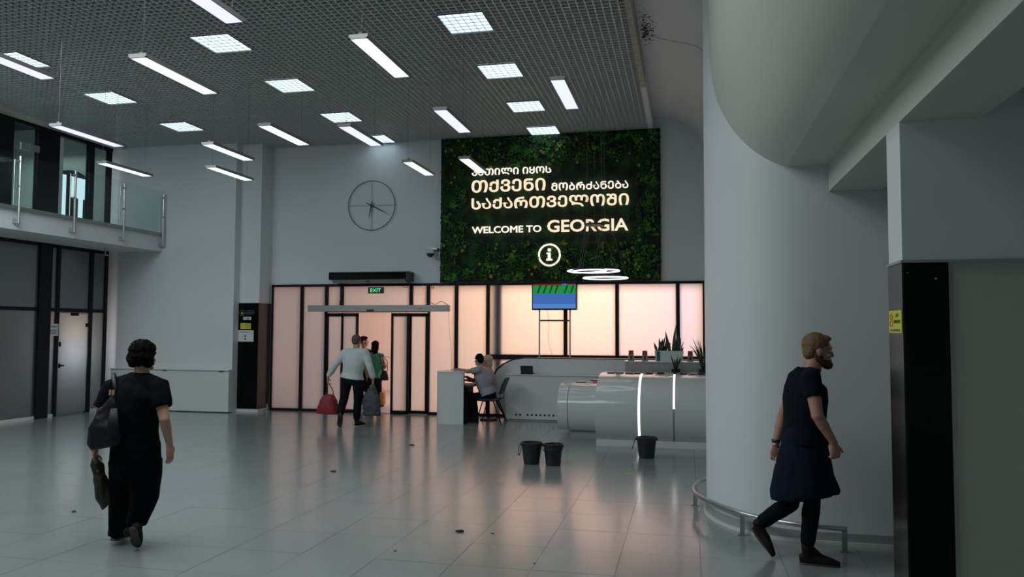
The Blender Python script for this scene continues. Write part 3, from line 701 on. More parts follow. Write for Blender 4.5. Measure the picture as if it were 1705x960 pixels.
obj('outlet', prism(NB(), [(15.47, 2.82), (15.75, 2.82), (15.72, 2.755), (15.52, 2.755)], 'X', -7.38, -5.74), 'alu', t)
obj('end_cap', bevel(box(-5.70, -5.655, 15.41, 15.8, 2.79, 2.98), .01, 1), 'mdark', t)
obj('knob', ellz(NB(), (-6.57, 15.50, 2.79), .05, .02, .02), 'mdark', t)
def cable(name, pts, lab, r=.006, mt='cable'):
    p = [Vector(q) for q in pts]; out = []
    for i in range(len(p)-1):
        a = p[max(i-1, 0)]; b = p[i]; c = p[i+1]; d = p[min(i+2, len(p)-1)]
        for k in range(6):
            s = k/6; out.append(.5*((2*b)+(c-a)*s+(2*a-5*b+4*c-d)*s*s+(3*b-a-3*c+d)*s**3))
    out.append(p[-1]); o = obj(name, tube(NB(), out, r, 5), mt, smooth=True); tag(o, lab, 'cable'); return o
cable('cable', [(-7.1, 15.7, 3.0), (-7.2, 15.68, 2.7), (-7.24, 15.66, 2.5), (-7.3, 15.66, 2.28)], 'thin black cable hanging left of the exit sign')
cable('cable', [(-5.72, 15.7, 2.78), (-5.85, 15.66, 2.70), (-5.76, 15.66, 2.66), (-5.68, 15.68, 2.76)], 'black cable loop under the right end of the air curtain')
cable('cable', [(-5.62, 15.62, 2.29), (-5.45, 15.58, 2.20), (-5.25, 15.60, 2.33), (-5.1, 15.6, 2.30), (-4.98, 15.6, 2.36), (-4.84, 15.6, 2.29)], 'tangled black cable lying on the door header')
cable('cable', [(-4.83, 15.62, 2.28), (-4.80, 15.6, 1.8), (-4.74, 15.55, 1.3), (-4.72, 15.5, .9)], 'thin grey wire running down to the white desk', .003, 'wire')
cable('cable', [(-5.22, 15.765, 2.76), (-5.24, 15.74, 2.66), (-5.20, 15.74, 2.64), (-5.19, 15.765, 2.76)], 'small black cable loop hanging right of the air curtain')
t = thing('exit_sign', (-6.48, 15.72, 2.54), 'small black sign with green lit EXIT', 'sign')
obj('box', bevel(box(-6.655, -6.305, 15.70, 15.75, 2.54, 2.675), .006, 1), 'mdark', t)
letters(fit_text('EXIT', -6.60, -6.36, 2.568, 2.645, 15.70, .004, .0), 'exitg', t)
# screen on a stand
t = thing('screen', (-2.56, 15.3, 1.2), 'wall screen with green and blue picture on a thin stand', 'screen')
obj('casing', bevel(box(-3.005, -2.105, 15.30, 15.50, 2.17, 2.72), .008, 1), 'clad', t)
d = obj('display', box(-2.985, -2.125, 15.293, 15.299, 2.20, 2.69), 'scrblue', t)
obj('lower_band', box(-2.985, -2.125, 15.291, 15.293, 2.20, 2.29), 'scrblue2', t)
obj('green_band', box(-2.985, -2.125, 15.291, 15.293, 2.49, 2.66), 'scrgreen', t)
obj('red_band', boxes((-2.985, -2.4, 15.290, 15.291, 2.655, 2.69), (-2.3, -2.125, 15.290, 15.291, 2.665, 2.69)), 'scrred', t)
sb = NB()
for k, x in enumerate((-2.90, -2.78, -2.66, -2.55, -2.36, -2.24)):
    prism(sb, [(x, 2.50), (x+.03, 2.50), (x+.09, 2.655), (x+.05, 2.655)], 'Y', 15.2885, 15.290)
obj('dark_streaks', sb, 'scrdark', t)
for x in (-2.89, -2.27): obj('upright', box(x-.014, x+.014, 15.51, 15.54, 1.205, 2.5), 'alu', t)
obj('crossbar', box(-2.89, -2.27, 15.515, 15.535, 1.95, 1.98), 'mdark', t)
cable('cable', [(-2.75, 15.56, 2.2), (-2.70, 15.56, 1.9), (-2.72, 15.56, 1.6), (-2.62, 15.56, 1.21)], 'thin wire hanging behind the screen stand', .003, 'wire')
# low white cabinet with hole row, laptop
t = thing('service_cabinet', (-2.65, 15.2, 0), 'low white cabinet with a row of vent holes, before the parapet', 'cabinet')
obj('body', bevel(box(-3.50, -1.5, 15.14, 15.49, .03, .885), .006, 1), 'white', t)
obj('top', box(-3.51, -1.5, 15.12, 15.49, .886, .905), 'white', t)
obj('plinth', box(-3.48, -1.5, 15.16, 15.49, 0, .03), 'baseb', t)
for x in [-3.28, -3.20]+[-3.05+.085*k for k in range(9)]: obj('vent_hole', loft(NB(), [(x, 15.135, .12), (x, 15.15, .12)], .021, None, 12), 'ink', t)
t = thing('laptop', (-3.08, 15.28, .905), 'small black laptop standing open on the low white cabinet', 'laptop')
obj('base', bevel(box(-3.2, -2.96, 15.20, 15.40, .906, .922), .004, 1), 'mdark', t)
obj('lid', prism(NB(), [(15.20, .92), (15.215, .92), (15.165, 1.075), (15.15, 1.075)], 'X', -3.2, -2.955), 'mdark', t)
# small white desk
t = thing('reception_desk', (-4.36, 14.5, 0), 'narrow white curved desk where the man in grey shirt sits', 'desk')
dp = [(-4.645, 14.95), (-4.645, 14.34), (-4.60, 14.28), (-4.52, 14.25), (-4.38, 14.235), (-4.20, 14.235), (-4.10, 14.25), (-4.10, 14.28), (-4.38, 14.265), (-4.50, 14.28), (-4.57, 14.31), (-4.61, 14.36), (-4.61, 14.95)]
obj('curved_panel', prism(NB(), dp, 'Z', 0, .965), 'white', t, 'auto')
obj('top', prism(NB(), [(-4.65, 14.96), (-4.65, 14.34), (-4.60, 14.27), (-4.52, 14.24), (-4.38, 14.225), (-4.09, 14.235), (-4.09, 14.96)], 'Z', .966, .985), 'white', t)
obj('inner_shelf', box(-4.60, -3.95, 14.30, 14.95, .70, .73), 'mdark', t)
obj('inner_side', box(-4.12, -4.09, 14.26, 14.29, 0, .965), 'mdark', t)
obj('under_cabinet', box(-4.60, -4.10, 14.55, 14.95, .02, .70), 'mdark', t)

# ============================================================ COUNTERS
def barrel(yb, ym, yt, zb, zt, n=14):
    """front profile from the foot to the top: bulges, then rolls back"""
    p = []
    for k in range(n+1):
        s = k/n; a = -55+ (145)*s   # degrees
        p.append((ym+(yt-ym)*(1-cos(radians(a)))**1.15 if a > 0 else ym+(yb-ym)*(1-cos(radians(a)))/(1-cos(radians(55))), zb+(zt-zb)*(sin(radians(a))+sin(radians(55)))/(1+sin(radians(55)))))
    return p
t = thing('reception_counter', (-.3, 12.4, 0), 'big white barrel shaped information counter with light strips', 'counter')
pf = barrel(12.25, 12.05, 12.95, .10, 1.075)
def seg_counter(a, b, name, m='gloss'): return obj(name, prism(NB(), pf+[(13.5, 1.075), (13.5, .10)], 'X', a, b), m, t, 'auto')
seg_counter(-1.38, -.735, 'front_panel'); seg_counter(-.70, -.215, 'front_panel'); seg_counter(-.185, .42, 'front_panel')
def strip(a, b, k0, k1, m, name):
    q = pf[k0:k1]; return obj(name, prism(NB(), [(y+.008, z) for y, z in q]+[(y+.04, z-.01) for y, z in reversed(q)], 'X', a, b), m, t)
strip(-.735, -.70, 0, 15, 'led', 'light_strip'); strip(-.215, -.185, 6, 15, 'led', 'light_strip'); strip(-.215, -.185, 0, 7, 'baseb', 'dark_joint')
obj('inner_body', box(-1.37, .41, 12.5, 13.48, .1, 1.0), 'white', t)
obj('plinth', box(-1.38, .42, 12.20, 13.4, 0, .10), 'plinth', t)
t = thing('side_counter', (-1.8, 13.4, 0), 'lower white barrel shaped counter left of the big one', 'counter')
pf2 = barrel(13.22, 13.06, 13.55, .10, .86)
obj('front_panel', prism(NB(), pf2+[(14.6, .86), (14.6, .10)], 'X', -1.95, -1.385), 'gloss', t, 'auto')
obj('end_panel', prism(NB(), pf2+[(14.6, .86), (14.6, .10)], 'X', -2.13, -1.965), 'gloss', t, 'auto')
obj('joint', prism(NB(), [(y+.012, z) for y, z in pf2]+[(14.55, .85), (14.55, .11)], 'X', -1.965, -1.95), 'baseb', t)
for k in range(5):
    y, z = pf2[9+k] if 9+k < len(pf2) else pf2[-1]
    obj('rib', box(-2.125, -1.39, y-.006, y+.006, z-.003, z+.003), 'plinth', t)
obj('plinth', box(-1.95, -1.39, 13.28, 14.5, 0, .10), 'baseb', t)
# leaflets
LF = [(-1.22, 'paper'), (-1.08, 'paper'), (-.93, 'paper'), (-.79, 'gold'), (-.60, 'mdark'), (-.42, 'bagpanel'), (-.06, 'mdark'), (.10, 'paper'), (.22, 'mdark')]
for k, (x, m) in enumerate(LF):
    q = thing('leaflet_stack', (x, 12.85, 1.077), ('leaflet stack on the counter top, leftmost', 'second leaflet stack on the counter top', 'third leaflet stack on the counter top', 'leaflet stack just left of the long light strip', 'dark leaflet stack just right of the long light strip', 'blue leaflet stack between the light strips', 'dark leaflet stack right of the short light strip', 'white leaflet stack near the curved wall', 'rightmost dark leaflet stack on the counter')[k], 'leaflets', 'leaflets lying on the counters')
    obj('stack', box(x-.055, x+.055, 12.92, 13.12, 1.077, 1.089), 'ink', q); obj('cover', box(x-.055, x+.055, 12.92, 13.12, 1.0895, 1.094), m, q)
for k, (x, y, m, lb_) in enumerate(((-1.80, 13.8, 'ink', 'dark brochure on the lower side counter'), (-1.62, 13.78, 'paper', 'white brochure on the lower side counter'), (-1.50, 13.75, 'redink', 'reddish brochure on the lower side counter'), (-1.60, 14.3, 'mdark', 'dark folder at the back of the side counter'))):
    q = thing('brochure', (x, y, .861), lb_, 'brochure', 'brochures on the side counter'); obj('cover', box(x-.10, x+.08, y-.1, y+.1, .861, .871+.002*k), m, q); obj('page', box(x-.09, x+.07, y-.09, y+.09, .872+.002*k, .875+.002*k), 'paper' if m != 'redink' else 'redink', q)
# back shelf unit
t = thing('shelf_unit', (-.3, 14.3, 0), 'grey back counter with planters behind the information counter', 'shelf')
obj('top', box(-1.09, .5, 14.0, 14.5, 1.215, 1.235), 'gloss', t)
obj('upper_front', box(-1.07, .5, 14.02, 14.48, 1.04, 1.21), 'alu', t)
obj('lower_shelf', box(-1.10, .5, 14.0, 14.5, .99, 1.02), 'alu', t)
obj('body', box(-1.07, .5, 14.06, 14.48, 0, .99), 'alu', t)
for x in (-1.06, -.55): obj('support', box(x-.015, x+.015, 14.0, 14.03, .95, .99), 'mdark', t)
for k, x in enumerate((-.97, -.73, .055)):
    q = thing('small_pot', (x, 14.12, 1.235), ('small patterned can with red lid at the left end of the shelf', 'small patterned can with red lid left of the white planter', 'small patterned can with red lid right of the white planter')[k], 'can', 'cans with red lids on the back shelf')
    obj('can', prism(NB(), [(x-.052, 1.236), (x+.052, 1.236), (x+.044, 1.35), (x-.044, 1.35)], 'Y', 14.07, 14.16), 'canpat', q)
    obj('lid', prism(NB(), [(x-.044, 1.351), (x+.044, 1.351), (x+.04, 1.42), (x-.04, 1.42)], 'Y', 14.075, 14.155), 'canred', q)
    obj('label', box(x-.012, x+.018, 14.066, 14.07, 1.26, 1.33), 'mdark', q)
def blade(base, tip, w, bend, parent, m='leaf', name='leaf'):
    b, t_ = Vector(base), Vector(tip); bm = NB(); d = t_-b; s = d.cross(Vector((0, 1, 0))).normalized() if abs(d.normalized().y) < .95 else Vector((1, 0, 0))
    pts = []; rs = []
    for k in range(8):
        u = k/7; pts.append(b+d*u+Vector(bend)*(4*u*(1-u)) ); rs.append((max(.001, w*(.55+.9*u if u < .4 else .91*(1-((u-.4)/.6)**1.6))), .0035))
    return obj(name, loft(bm, pts, rs, s, 6), m, parent, True)
t = thing('planter', (-.31, 14.2, 1.235), 'white planter box with tall snake plants on the back shelf', 'plant')
obj('box', prism(NB(), [(-.54, 1.236), (-.08, 1.236), (-.06, 1.42), (-.56, 1.42)], 'Y', 14.08, 14.28), 'gloss', t)
obj('teal_band', prism(NB(), [(-.52, 1.245), (-.465, 1.245), (-.463, 1.41), (-.523, 1.41)], 'Y', 14.074, 14.08), 'teal', t)
obj('soil', box(-.55, -.07, 14.085, 14.275, 1.41, 1.422), 'soil', t)
BL = [(1096, 583, 1091, 569, 7), (1098, 583, 1106, 562, 9), (1101, 583, 1099, 561, 7), (1104, 583, 1109, 559, 6), (1110, 583, 1111, 563, 8), (1107, 583, 1104, 572, 12), (1102, 583, 1103, 567, 14),
      (1118, 583, 1110, 549, 8), (1116, 583, 1112, 566, 9), (1121, 583, 1127, 538, 7), (1122, 583, 1126, 560, 8), (1131, 583, 1131, 553, 9), (1129, 583, 1124, 562, 8), (1130, 583, 1134, 560, 8), (1133, 583, 1140, 566, 3), (1134, 583, 1139, 577, 6), (1115, 583, 1118, 568, 7), (1126, 583, 1121, 571, 8)]
for (x0, y0, x1, y1, w) in BL:
    rr = R.uniform(-.06, .06)
    bx0 = -.55+(x0-1093)/ (1137-1093)*.47; px1 = -.55+(x1-1093)/44*.47; z1 = 1.42+(583-y1)/97
    blade((bx0, 14.18+rr*.5, 1.40), (px1, 14.18+rr, z1), w/260, (R.uniform(-.015, .015), 0, 0), t)
def plant(name, loc, n, h, spread, w, lab, pot=True):
    q = thing(name, loc, lab, 'plant'); x, y, z = loc
    if pot: obj('pot', loft(NB(), [(x, y, z), (x, y, z+.12)], [.06, .08], None, 18), 'mdark', q); z += .11
    for k in range(n):
        a = 2*pi*k/n+R.uniform(-.3, .3); hh = h*R.uniform(.55, 1); s = spread*R.uniform(.4, 1)
        blade((x+.02*cos(a), y+.02*sin(a), z), (x+s*cos(a), y+s*sin(a), z+hh), w, (0, 0, s*.35), q)
plant('potted_plant', (-.19, 13.75, 1.0), 12, .26, .14, .012, 'spiky green plant just behind the counter top')
plant('potted_plant', (.27, 13.9, 1.0), 26, .55, .30, .010, 'bushy long leaved plant beside the curved wall')
o = obj('plant_stand', box(-.32, .45, 13.62, 13.99, 0, 1.0), 'baseb'); tag(o, 'grey ledge under the plants behind the counter', 'ledge')

# ============================================================ BUCKETS
def bucket(x, y, r0, r1, h, lab, hs):
    t = thing('bucket', (x, y, 0), lab, 'bucket', 'black plastic buckets on the floor')
    o_ = [(r0, 0), (r0+.004, .01), (r1-.006, h-.03), (r1-.006, h-.028), (r1+.006, h-.026), (r1+.006, h), (r1-.004, h), (r1-.010, h-.03), (r0-.006, .012), (.001, .012)]
    bm = NB(); n = 28; rings = []
    for (r, z) in [(.001, 0)]+o_: rings.append([bm.verts.new((x+r*cos(2*pi*k/n), y+r*sin(2*pi*k/n), z)) for k in range(n)])
    for A, B in zip(rings, rings[1:]):
        for k in range(n): bm.faces.new((A[k], A[(k+1) % n], B[(k+1) % n], B[k]))
    obj('body', bm, 'bucket', t, 'auto')
    obj('rib', loft(NB(), [(x+(r0+(r1-r0)*.72)*cos(2*pi*k/28), y+(r0+(r1-r0)*.72)*sin(2*pi*k/28), h*.72) for k in range(28)], [(.004, .004)]*28, (0, 0, 1), 6, closed=True), 'bucket', t)
    pts = [(x+(r1+.012)*cos(a)*1.0, y-(r1+.015)*sin(a)*.9, h-.02-.11*sin(a)) for a in [pi*k/14 for k in range(15)]]
    if hs: pts = [(x-(r1+.010)-.0*sin(a)-.05*sin(a)*hs, y+(r1)*cos(a)*.6, h-.02-.16*sin(a)) for a in [pi*k/14 for k in range(15)]]
    obj('handle', tube(NB(), pts, .005, 6), 'bucket', t)
    for s in (-1, 1): obj('ear', ellz(NB(), (x+s*(r1+.004), y, h-.03), .012, .018, .018), 'bucket', t)
bucket(-2.03, 10.36, .10, .142, .285, 'black bucket, left one of the pair on the floor', .4)
bucket(-1.735, 10.33, .095, .128, .28, 'black bucket, right one of the pair on the floor', 0)
bucket(-.565, 11.25, .105, .142, .285, 'single black bucket in front of the information counter', 1)

# ============================================================ FOOT RAIL
rl = thing('foot_rail', (.4, 7.3, 0), 'low polished steel rail curving around the curved wall foot', 'rail')
rp = [(.35, 9.05), (.16, 8.80), (.07, 8.45), (.05, 8.15), (.09, 7.90), (.19, 7.67), (.33, 7.42), (.48, 7.20), (.74, 6.98), (.98, 6.90), (1.25, 6.86)]
rp = smoothpath(rp)
obj('tube', loft(NB(), [(x, y, .185) for x, y in rp], .021, (0, 0, 1), 12), 'steel', rl, True)
for (x, y) in ((.07, 8.33), (.46, 7.22), (1.23, 6.865)):
    obj('post', box(x-.02, x+.02, y-.012, y+.012, .01, .18), 'steel', rl); obj('foot_plate', box(x-.04, x+.04, y-.03, y+.03, 0, .01), 'steel', rl)

# ============================================================ SIGNS
t = thing('pillar_sign', (-9.24, 15.3, 1.45), 'printed information stickers on the dark column front', 'sign')
def sticker(px0, py0, px1, py1, m, name='sticker', d=.004):
    return px0, py0, px1, py1
def pq(u0, z0, u1, z1, m, d=.003, name='sticker'): return obj(name, box(u0, u1, 15.303-d, 15.304, z0, z1), m, t)
obj('emblem_ring', loft(NB(), [(-9.385+.058*cos(2*pi*k/28), 15.300, 2.12+.058*sin(2*pi*k/28)) for k in range(28)], [(.004, .003)]*28, (0, 1, 0), 6, closed=True), 'gold', t)
obj('emblem', prism(NB(), [(-9.41, 2.09), (-9.36, 2.09), (-9.365, 2.12), (-9.385, 2.15), (-9.405, 2.12)], 'Y', 15.299, 15.303), 'gold', t)
for z, a, b in ((2.155, -9.30, -9.09), (2.115, -9.31, -9.09), (2.085, -9.30, -9.12)): obj('print', fit_text('ᲡᲐᲥᲐᲠᲗᲕᲔᲚᲝᲡ ᲞᲝᲚᲘᲪᲘᲐ', a, b, z, z+.018, 15.303, .002, .0), 'greylet', t)
obj('sticker', bevel(box(-9.355, -9.165, 15.299, 15.304, 1.965, 2.035), .004, 1), 'paper', t); obj('print', fit_text('126', -9.28, -9.20, 1.98, 2.02, 15.299, .002, .05), 'ink', t); obj('print', fit_text('( ,', -9.33, -9.29, 1.98, 2.02, 15.299, .002, .05), 'ink', t)
pq(-9.415, 1.77, -9.17, 1.90, 'yellow'); obj('print', loft(NB(), [(-9.365+.032*cos(2*pi*k/20), 15.298, 1.845+.032*sin(2*pi*k/20)) for k in range(20)], [(.005, .002)]*20, (0, 1, 0), 5, closed=True), 'redink', t)
for z in (1.87, 1.83, 1.79): obj('print', fit_text('NO SMOKING', -9.31, -9.19, z, z+.018, 15.2995, .002, .02), 'ink', t)
pq(-9.49+.0, 1.50, -9.10, 1.745, 'paper'); obj('print', fit_text('ᲘᲜᲤᲝᲠᲛᲐᲪᲘᲐ', -9.42, -9.16, 1.69, 1.71, 15.2995, .002, .02), 'ink', t)
obj('print', loft(NB(), [(-9.295, 15.297, 1.62), (-9.295, 15.30, 1.62)], .02, None, 12), 'ink', t); obj('print', loft(NB(), [(-9.295, 15.297, 1.56), (-9.295, 15.30, 1.56)], .02, None, 12), 'ink', t)
t = thing('warning_sign', (1.18, 4.93, 1.76), 'yellow warning sticker on the right pillar side', 'sign')
obj('sticker', box(1.1815, 1.185, 4.80, 5.08, 1.77, 1.90), 'yellow', t)
def onx(s, y0, y1, z0, z1, m):
    bm = fit_text(s, -y1, -y0, z0, z1, 1.1815, .0012, .02, 'X', -1)
    for v in bm.verts: v.co.y = -v.co.y
    obj('print', bm, m, t)
obj('print', loft(NB(), [(1.1805, 5.02+.028*cos(2*pi*k/22), 1.865+.018*sin(2*pi*k/22)) for k in range(22)], [(.003, .001)]*22, (1, 0, 0), 5, closed=True), 'redink', t)
obj('print', loft(NB(), [(1.1805, 5.02+.028*cos(2*pi*k/22), 1.825+.018*sin(2*pi*k/22)) for k in range(22)], [(.003, .001)]*22, (1, 0, 0), 5, closed=True), 'redink', t)
onx('ᲐᲠ', 4.86, 4.94, 1.86, 1.885, 'ink'); onx('ᲛᲝᲬᲘᲝᲗ', 4.83, 4.97, 1.825, 1.845, 'ink'); onx('NO SMOKING', 4.83, 5.05, 1.778, 1.792, 'ink')
t = thing('door_stopper', (-8.93, 15.6, 0), 'small metal floor stopper beside the dark column', 'stopper'); obj('post', cyl(NB(), -8.86, 15.5, 0, .16, .018, 12), 'steel', t); obj('base_ring', cyl(NB(), -8.86, 15.5, 0, .015, .035, 14), 'steel', t)

o = obj('floor_mark', box(-.76, -.66, 9.88, 10.0, .0005, .002), 'gold'); tag(o, 'small worn yellowish mark on the floor before the single bucket', 'mark')
# floor debris
DB = [((-1.97, 6.75), .042, 'curled dry leaf on the floor tiles, the largest speck'), ((-4.14, 11.54), .04, 'dark speck on the floor in front of the walking man'), ((-4.32, 9.19), .04, 'dark speck on the floor left of the middle'), ((-5.81, 6.6), .03, 'dark speck on the floor left of the woman in black'), ((-1.67, 6.76), .018, 'small speck just right of the dry leaf'), ((-2.3, 6.05), .014, 'tiny speck in front of the dry leaf'), ((-1.15, 5.98), .012, 'tiny speck nearest the front floor edge')]
for (p, s, lab) in DB:
    bm = ellz(NB(), (p[0], p[1], s*.18), s, s*.6, s*.18, 9, 6); wrinkle(bm, s*.3, (60, 60, 60))
    for v in bm.verts: v.co.z = max(v.co.z, .0005)
    o = obj('dry_leaf' if s > .02 else 'dirt_speck', bm, 'dirt'); tag(o, lab, 'debris', 'debris on the floor')

# ============================================================ PEOPLE
V = Vector
def head_shapes(bm, c, f, k=1.0, nose=True):
    u = V((0, 0, 1)); f = V(f).normalized(); u = (u-f*u.dot(f)).normalized(); r = f.cross(u)
    A = lambda a, b, e: (r*a*k, f*b*k, u*e*k); P = lambda a, b, e: c+r*a*k+f*b*k+u*e*k
    ell(bm, P(0, -.012, .025), A(.074, .094, .092), 16, 10)
    ell(bm, P(0, .022, -.035), A(.060, .068, .072), 14, 10)
    cap(bm, P(-.022, .068, -.092), P(.022, .068, -.092), .021*k)
    cap(bm, P(0, .084, .012), P(0, .100, -.026), .009*k, .0135*k)
    for s in (-1, 1):
        ell(bm, P(s*.075, -.008, -.012), A(.010, .020, .032), 8, 6)
        cap(bm, P(s*.014, .082, .026), P(s*.05, .068, .028), .012*k, .010*k)
        ell(bm, P(s*.042, .060, -.030), A(.022, .022, .022), 8, 6)
    ell(bm, P(0, .088, -.058), A(.024, .012, .007), 8, 6); ell(bm, P(0, .085, -.070), A(.020, .012, .008), 8, 6)
    return P, A
def hand(bm, w, d, n, thumb, curl=35, k=1.0, spread=1.0):
    """palm, four unequal fingers and a thumb; n = side the fingers curl to, thumb = direction of the thumb side"""
    d = V(d).normalized(); n = V(n); n = (n-d*n.dot(d)).normalized(); s = V(thumb); s = s-d*s.dot(d)-n*s.dot(n); s = s.normalized() if s.length > 1e-4 else d.cross(n)
    w = V(w)
    loft(bm, [w-d*.02*k, w+d*.02*k, w+d*.055*k, w+d*.088*k, w+d*.096*k], [(.025*k, .019*k), (.033*k, .017*k), (.041*k, .016*k), (.040*k, .013*k), (.034*k, .008*k)], s, 12)
    for off, L in ((.030, .92), (.010, 1.0), (-.011, .95), (-.030, .76)):
        p = w+d*.084*k+s*off*k; a = radians(curl*.5); dd = (d*cos(a)+n*sin(a)+s*off*1.2*spread).normalized(); rr = .0088*k
        for seg, ln in enumerate((.043, .028, .022)):
            q = p+dd*ln*L*k; cap(bm, p, q, rr, rr*.92, 8); rr *= .92; p = q
            a = radians(curl)*(1 if seg == 0 else .8); ax = dd.cross(n); 
            if ax.length > 1e-4: dd = (Matrix.Rotation(a, 3, ax.normalized()) @ dd).normalized()
    p = w+d*.022*k+s*.026*k+n*.004; dd = (d*.62+s*.62+n*.30).normalized(); q = p+dd*.042*k; cap(bm, p, q, .014*k, .0115*k, 8)
    dd = (dd+d*.6+n*.25).normalized(); cap(bm, q, q+dd*.032*k, .0115*k, .009*k, 8)
def torso_rings(J, g, inf=0., top=True, low=None):
    pel, ch, nk = J['pel'], J['chest'], J['neck']; sc = (J['sh'][0]+J['sh'][1])/2
    up = (ch-pel).normalized(); sw = (J['sh'][0]-J['sh'][1]).length/2
    cs = [pel-up*.07, pel+up*.02, pel.lerp(ch, .45), ch, ch.lerp(sc, .6), sc+V((0, 0, .005)), sc.lerp(nk, .6)]
    rs = [(.150*g, .105*g), (.168*g, .118*g), (.150*g, .112*g), (.172*g, .124*g), (sw*.98+.01, .115*g), (sw*.80, .088*g), (.072, .068)]
    return cs, [(a+inf, b+inf) for a, b in rs]
def side_of(F): return V(F).normalized().cross(V((0, 0, 1))).normalized()
def make_body(root, J, m, vox, g=1.0, hcurl=(35, 35), hk=1.0, ak=1.0, shoes=True, headk=1.0):
    bm = NB(); S = side_of(J['F']); cs, rs = torso_rings(J, g*.93); loft(bm, cs, rs, S, 18)
    for i in (0, 1):
        sh, el, wr = J['sh'][i], J['el'][i], J['wr'][i]; hp, kn, an = J['hip'][i], J['kn'][i], J['an'][i]
        cap(bm, sh, sh.lerp(el, .5), .056*ak, .050*ak, 12); cap(bm, sh.lerp(el, .5), el, .050*ak, .041*ak, 12)
        cap(bm, el, el.lerp(wr, .35), .041*ak, .040*ak, 12); cap(bm, el.lerp(wr, .35), wr, .040*ak, .027*ak, 12)
        hd = J['hd'][i] if 'hd' in J else (wr-el); hn = J['hn'][i] if 'hn' in J else V(J['F'])
        hand(bm, wr+V(hd).normalized()*.01, hd, hn, J['th'][i] if 'th' in J else V(J['F']), hcurl[i], hk)
        cap(bm, hp, kn, .078*g, .052*g, 12); cap(bm, kn, kn.lerp(an, .35), .050*g, .050*g, 12); cap(bm, kn.lerp(an, .35), an, .050*g, .032*g, 12)
        ft = J['toe'][i]; cap(bm, an, an.lerp(ft, .2), .024, .014, 10)
    cap(bm, J['neck']-V((0, 0, .03)), J['head']-V((0, 0, .06))-V(J['HF']).normalized()*.018, .066*headk, .060*headk, 14)
    for i in (0, 1): cap(bm, J['neck']-V((0, 0, .04)), J['sh'][i], .055, .052, 12)
    P, A = head_shapes(bm, J['head'], J['HF'], headk)
    b = remesh(bm, vox, 2); o = obj('body', b, m, root, True)
    return P, A
def shirt(root, J, g, m, sleeve, vox, name='shirt', inf=.016, hem=None, hemr=None, wr_amp=.006, cuffs=None, sl_r=None):
    bm = NB(); S = side_of(J['F']); cs, rs = torso_rings(J, g, inf)
    if hem is not None:
        up = (J['chest']-J['pel']).normalized(); kp = [i for i in range(len(cs)) if (cs[i]-hem).dot(up) > .05]; cs = [hem]+[cs[i] for i in kp]; rs = [hemr]+[rs[i] for i in kp]
    loft(bm, cs, rs, S, 20)
    for i in (0, 1):
        sh, el, wr = J['sh'][i], J['el'][i], J['wr'][i]; a, b, c = sl_r or (.068, .062, .045)
        if sleeve <= 1:
            e = sh.lerp(el, sleeve); loft(bm, [sh+(sh-e).normalized()*.03, sh, sh.lerp(e, .5), e], [(a*.75, a*.75), (a, a), ((a+b)/2*1.02,)*2, (b, b)], None, 14)
        else:
            e = el.lerp(wr, sleeve-1); cap(bm, sh, el, a, b, 12); loft(bm, [el, el.lerp(e, .5), e], [b, (b+c)/2, c], None, 12); cap(bm, el, el.lerp(e, .2), b, b*.95)
    for i in (0, 1): cap(bm, J['neck']-V((0, 0, .045)), J['sh'][i]+V((0, 0, -.004)), .062*g+inf*.5, .060*g+inf*.6, 12)
    b_ = wrinkle(remesh(bm, vox, 3), wr_amp); return obj(name, b_, m, root, True)
def trousers(root, J, g, m, vox, kr=.068, ar=.055, end=1.0, inf=.012, name='trousers', tr=.098):
    bm = NB(); S = side_of(J['F']); cs, rs = torso_rings(J, g, inf)
    pel = J['pel']; up = (J['chest']-pel).normalized(); loft(bm, [pel-up*.10, pel-up*.03, pel+up*.06, pel+up*.10], [(.150*g+inf, .105*g+inf), (.172*g+inf, .122*g+inf), rs[1], (rs[1][0]*.96, rs[1][1]*.96)], S, 18)
    for i in (0, 1):
        hp, kn, an = J['hip'][i], J['kn'][i], J['an'][i]; e = kn.lerp(an, end)
        cap(bm, hp, kn, tr*g, kr, 14); cap(bm, kn, kn.lerp(e, .3), kr, kr*.97, 12); loft(bm, [kn, kn.lerp(e, .35), kn.lerp(e, .7), e], [kr, kr*.98, (kr+ar)/2, ar], None, 14)
    b_ = wrinkle(remesh(bm, vox, 2), .006, (8, 8, 12)); return obj(name, b_, m, root, True)
def shoe(root, an, toe, m, sole=None, k=1.0, upv=(0, 0, 1)):
    an, toe = V(an), V(toe); d = (toe-an); up = V(upv); 
    fd = d.normalized(); up = (up-fd*up.dot(fd)); up = up.normalized() if up.length > 1e-3 else fd.orthogonal()
    return fd, up
def foot(root, heel, toe, up, m, sm, ankle, k=1.0, vox=.006):
    """shoe from heel point to toe point (both on the sole), up = instep direction"""
    heel, toe = V(heel), V(toe); d = (toe-heel); L = d.length; d = d.normalized(); up = V(up); up = (up-d*up.dot(d)).normalized(); s = d.cross(up)
    bm = NB()
    cs = [heel+up*.035, heel+d*.05*k+up*.042, heel+d*L*.45+up*.040, heel+d*L*.72+up*.030, heel+d*L*.93+up*.022, heel+d*L+up*.018]
    loft(bm, cs, [(.028*k, .030*k), (.038*k, .048*k), (.042*k, .046*k), (.047*k, .034*k), (.036*k, .020*k), (.018*k, .012*k)], s, 14)
    cap(bm, heel+d*.06*k+up*.05, V(ankle), .042*k, .044*k, 12); cap(bm, V(ankle), heel+d*L*.55+up*.045, .040*k, .030*k, 12)
    o = obj('shoe', remesh(bm, vox, 2), m, root, True)
    b2 = NB(); loft(b2, [c-up*(c-heel).dot(up)+up*.006 for c in cs], [(.028*k, .010), (.040*k, .011), (.041*k, .010), (.049*k, .010), (.038*k, .009), (.02*k, .006)], s, 12)
    obj('sole', b2, sm, o, True); return o
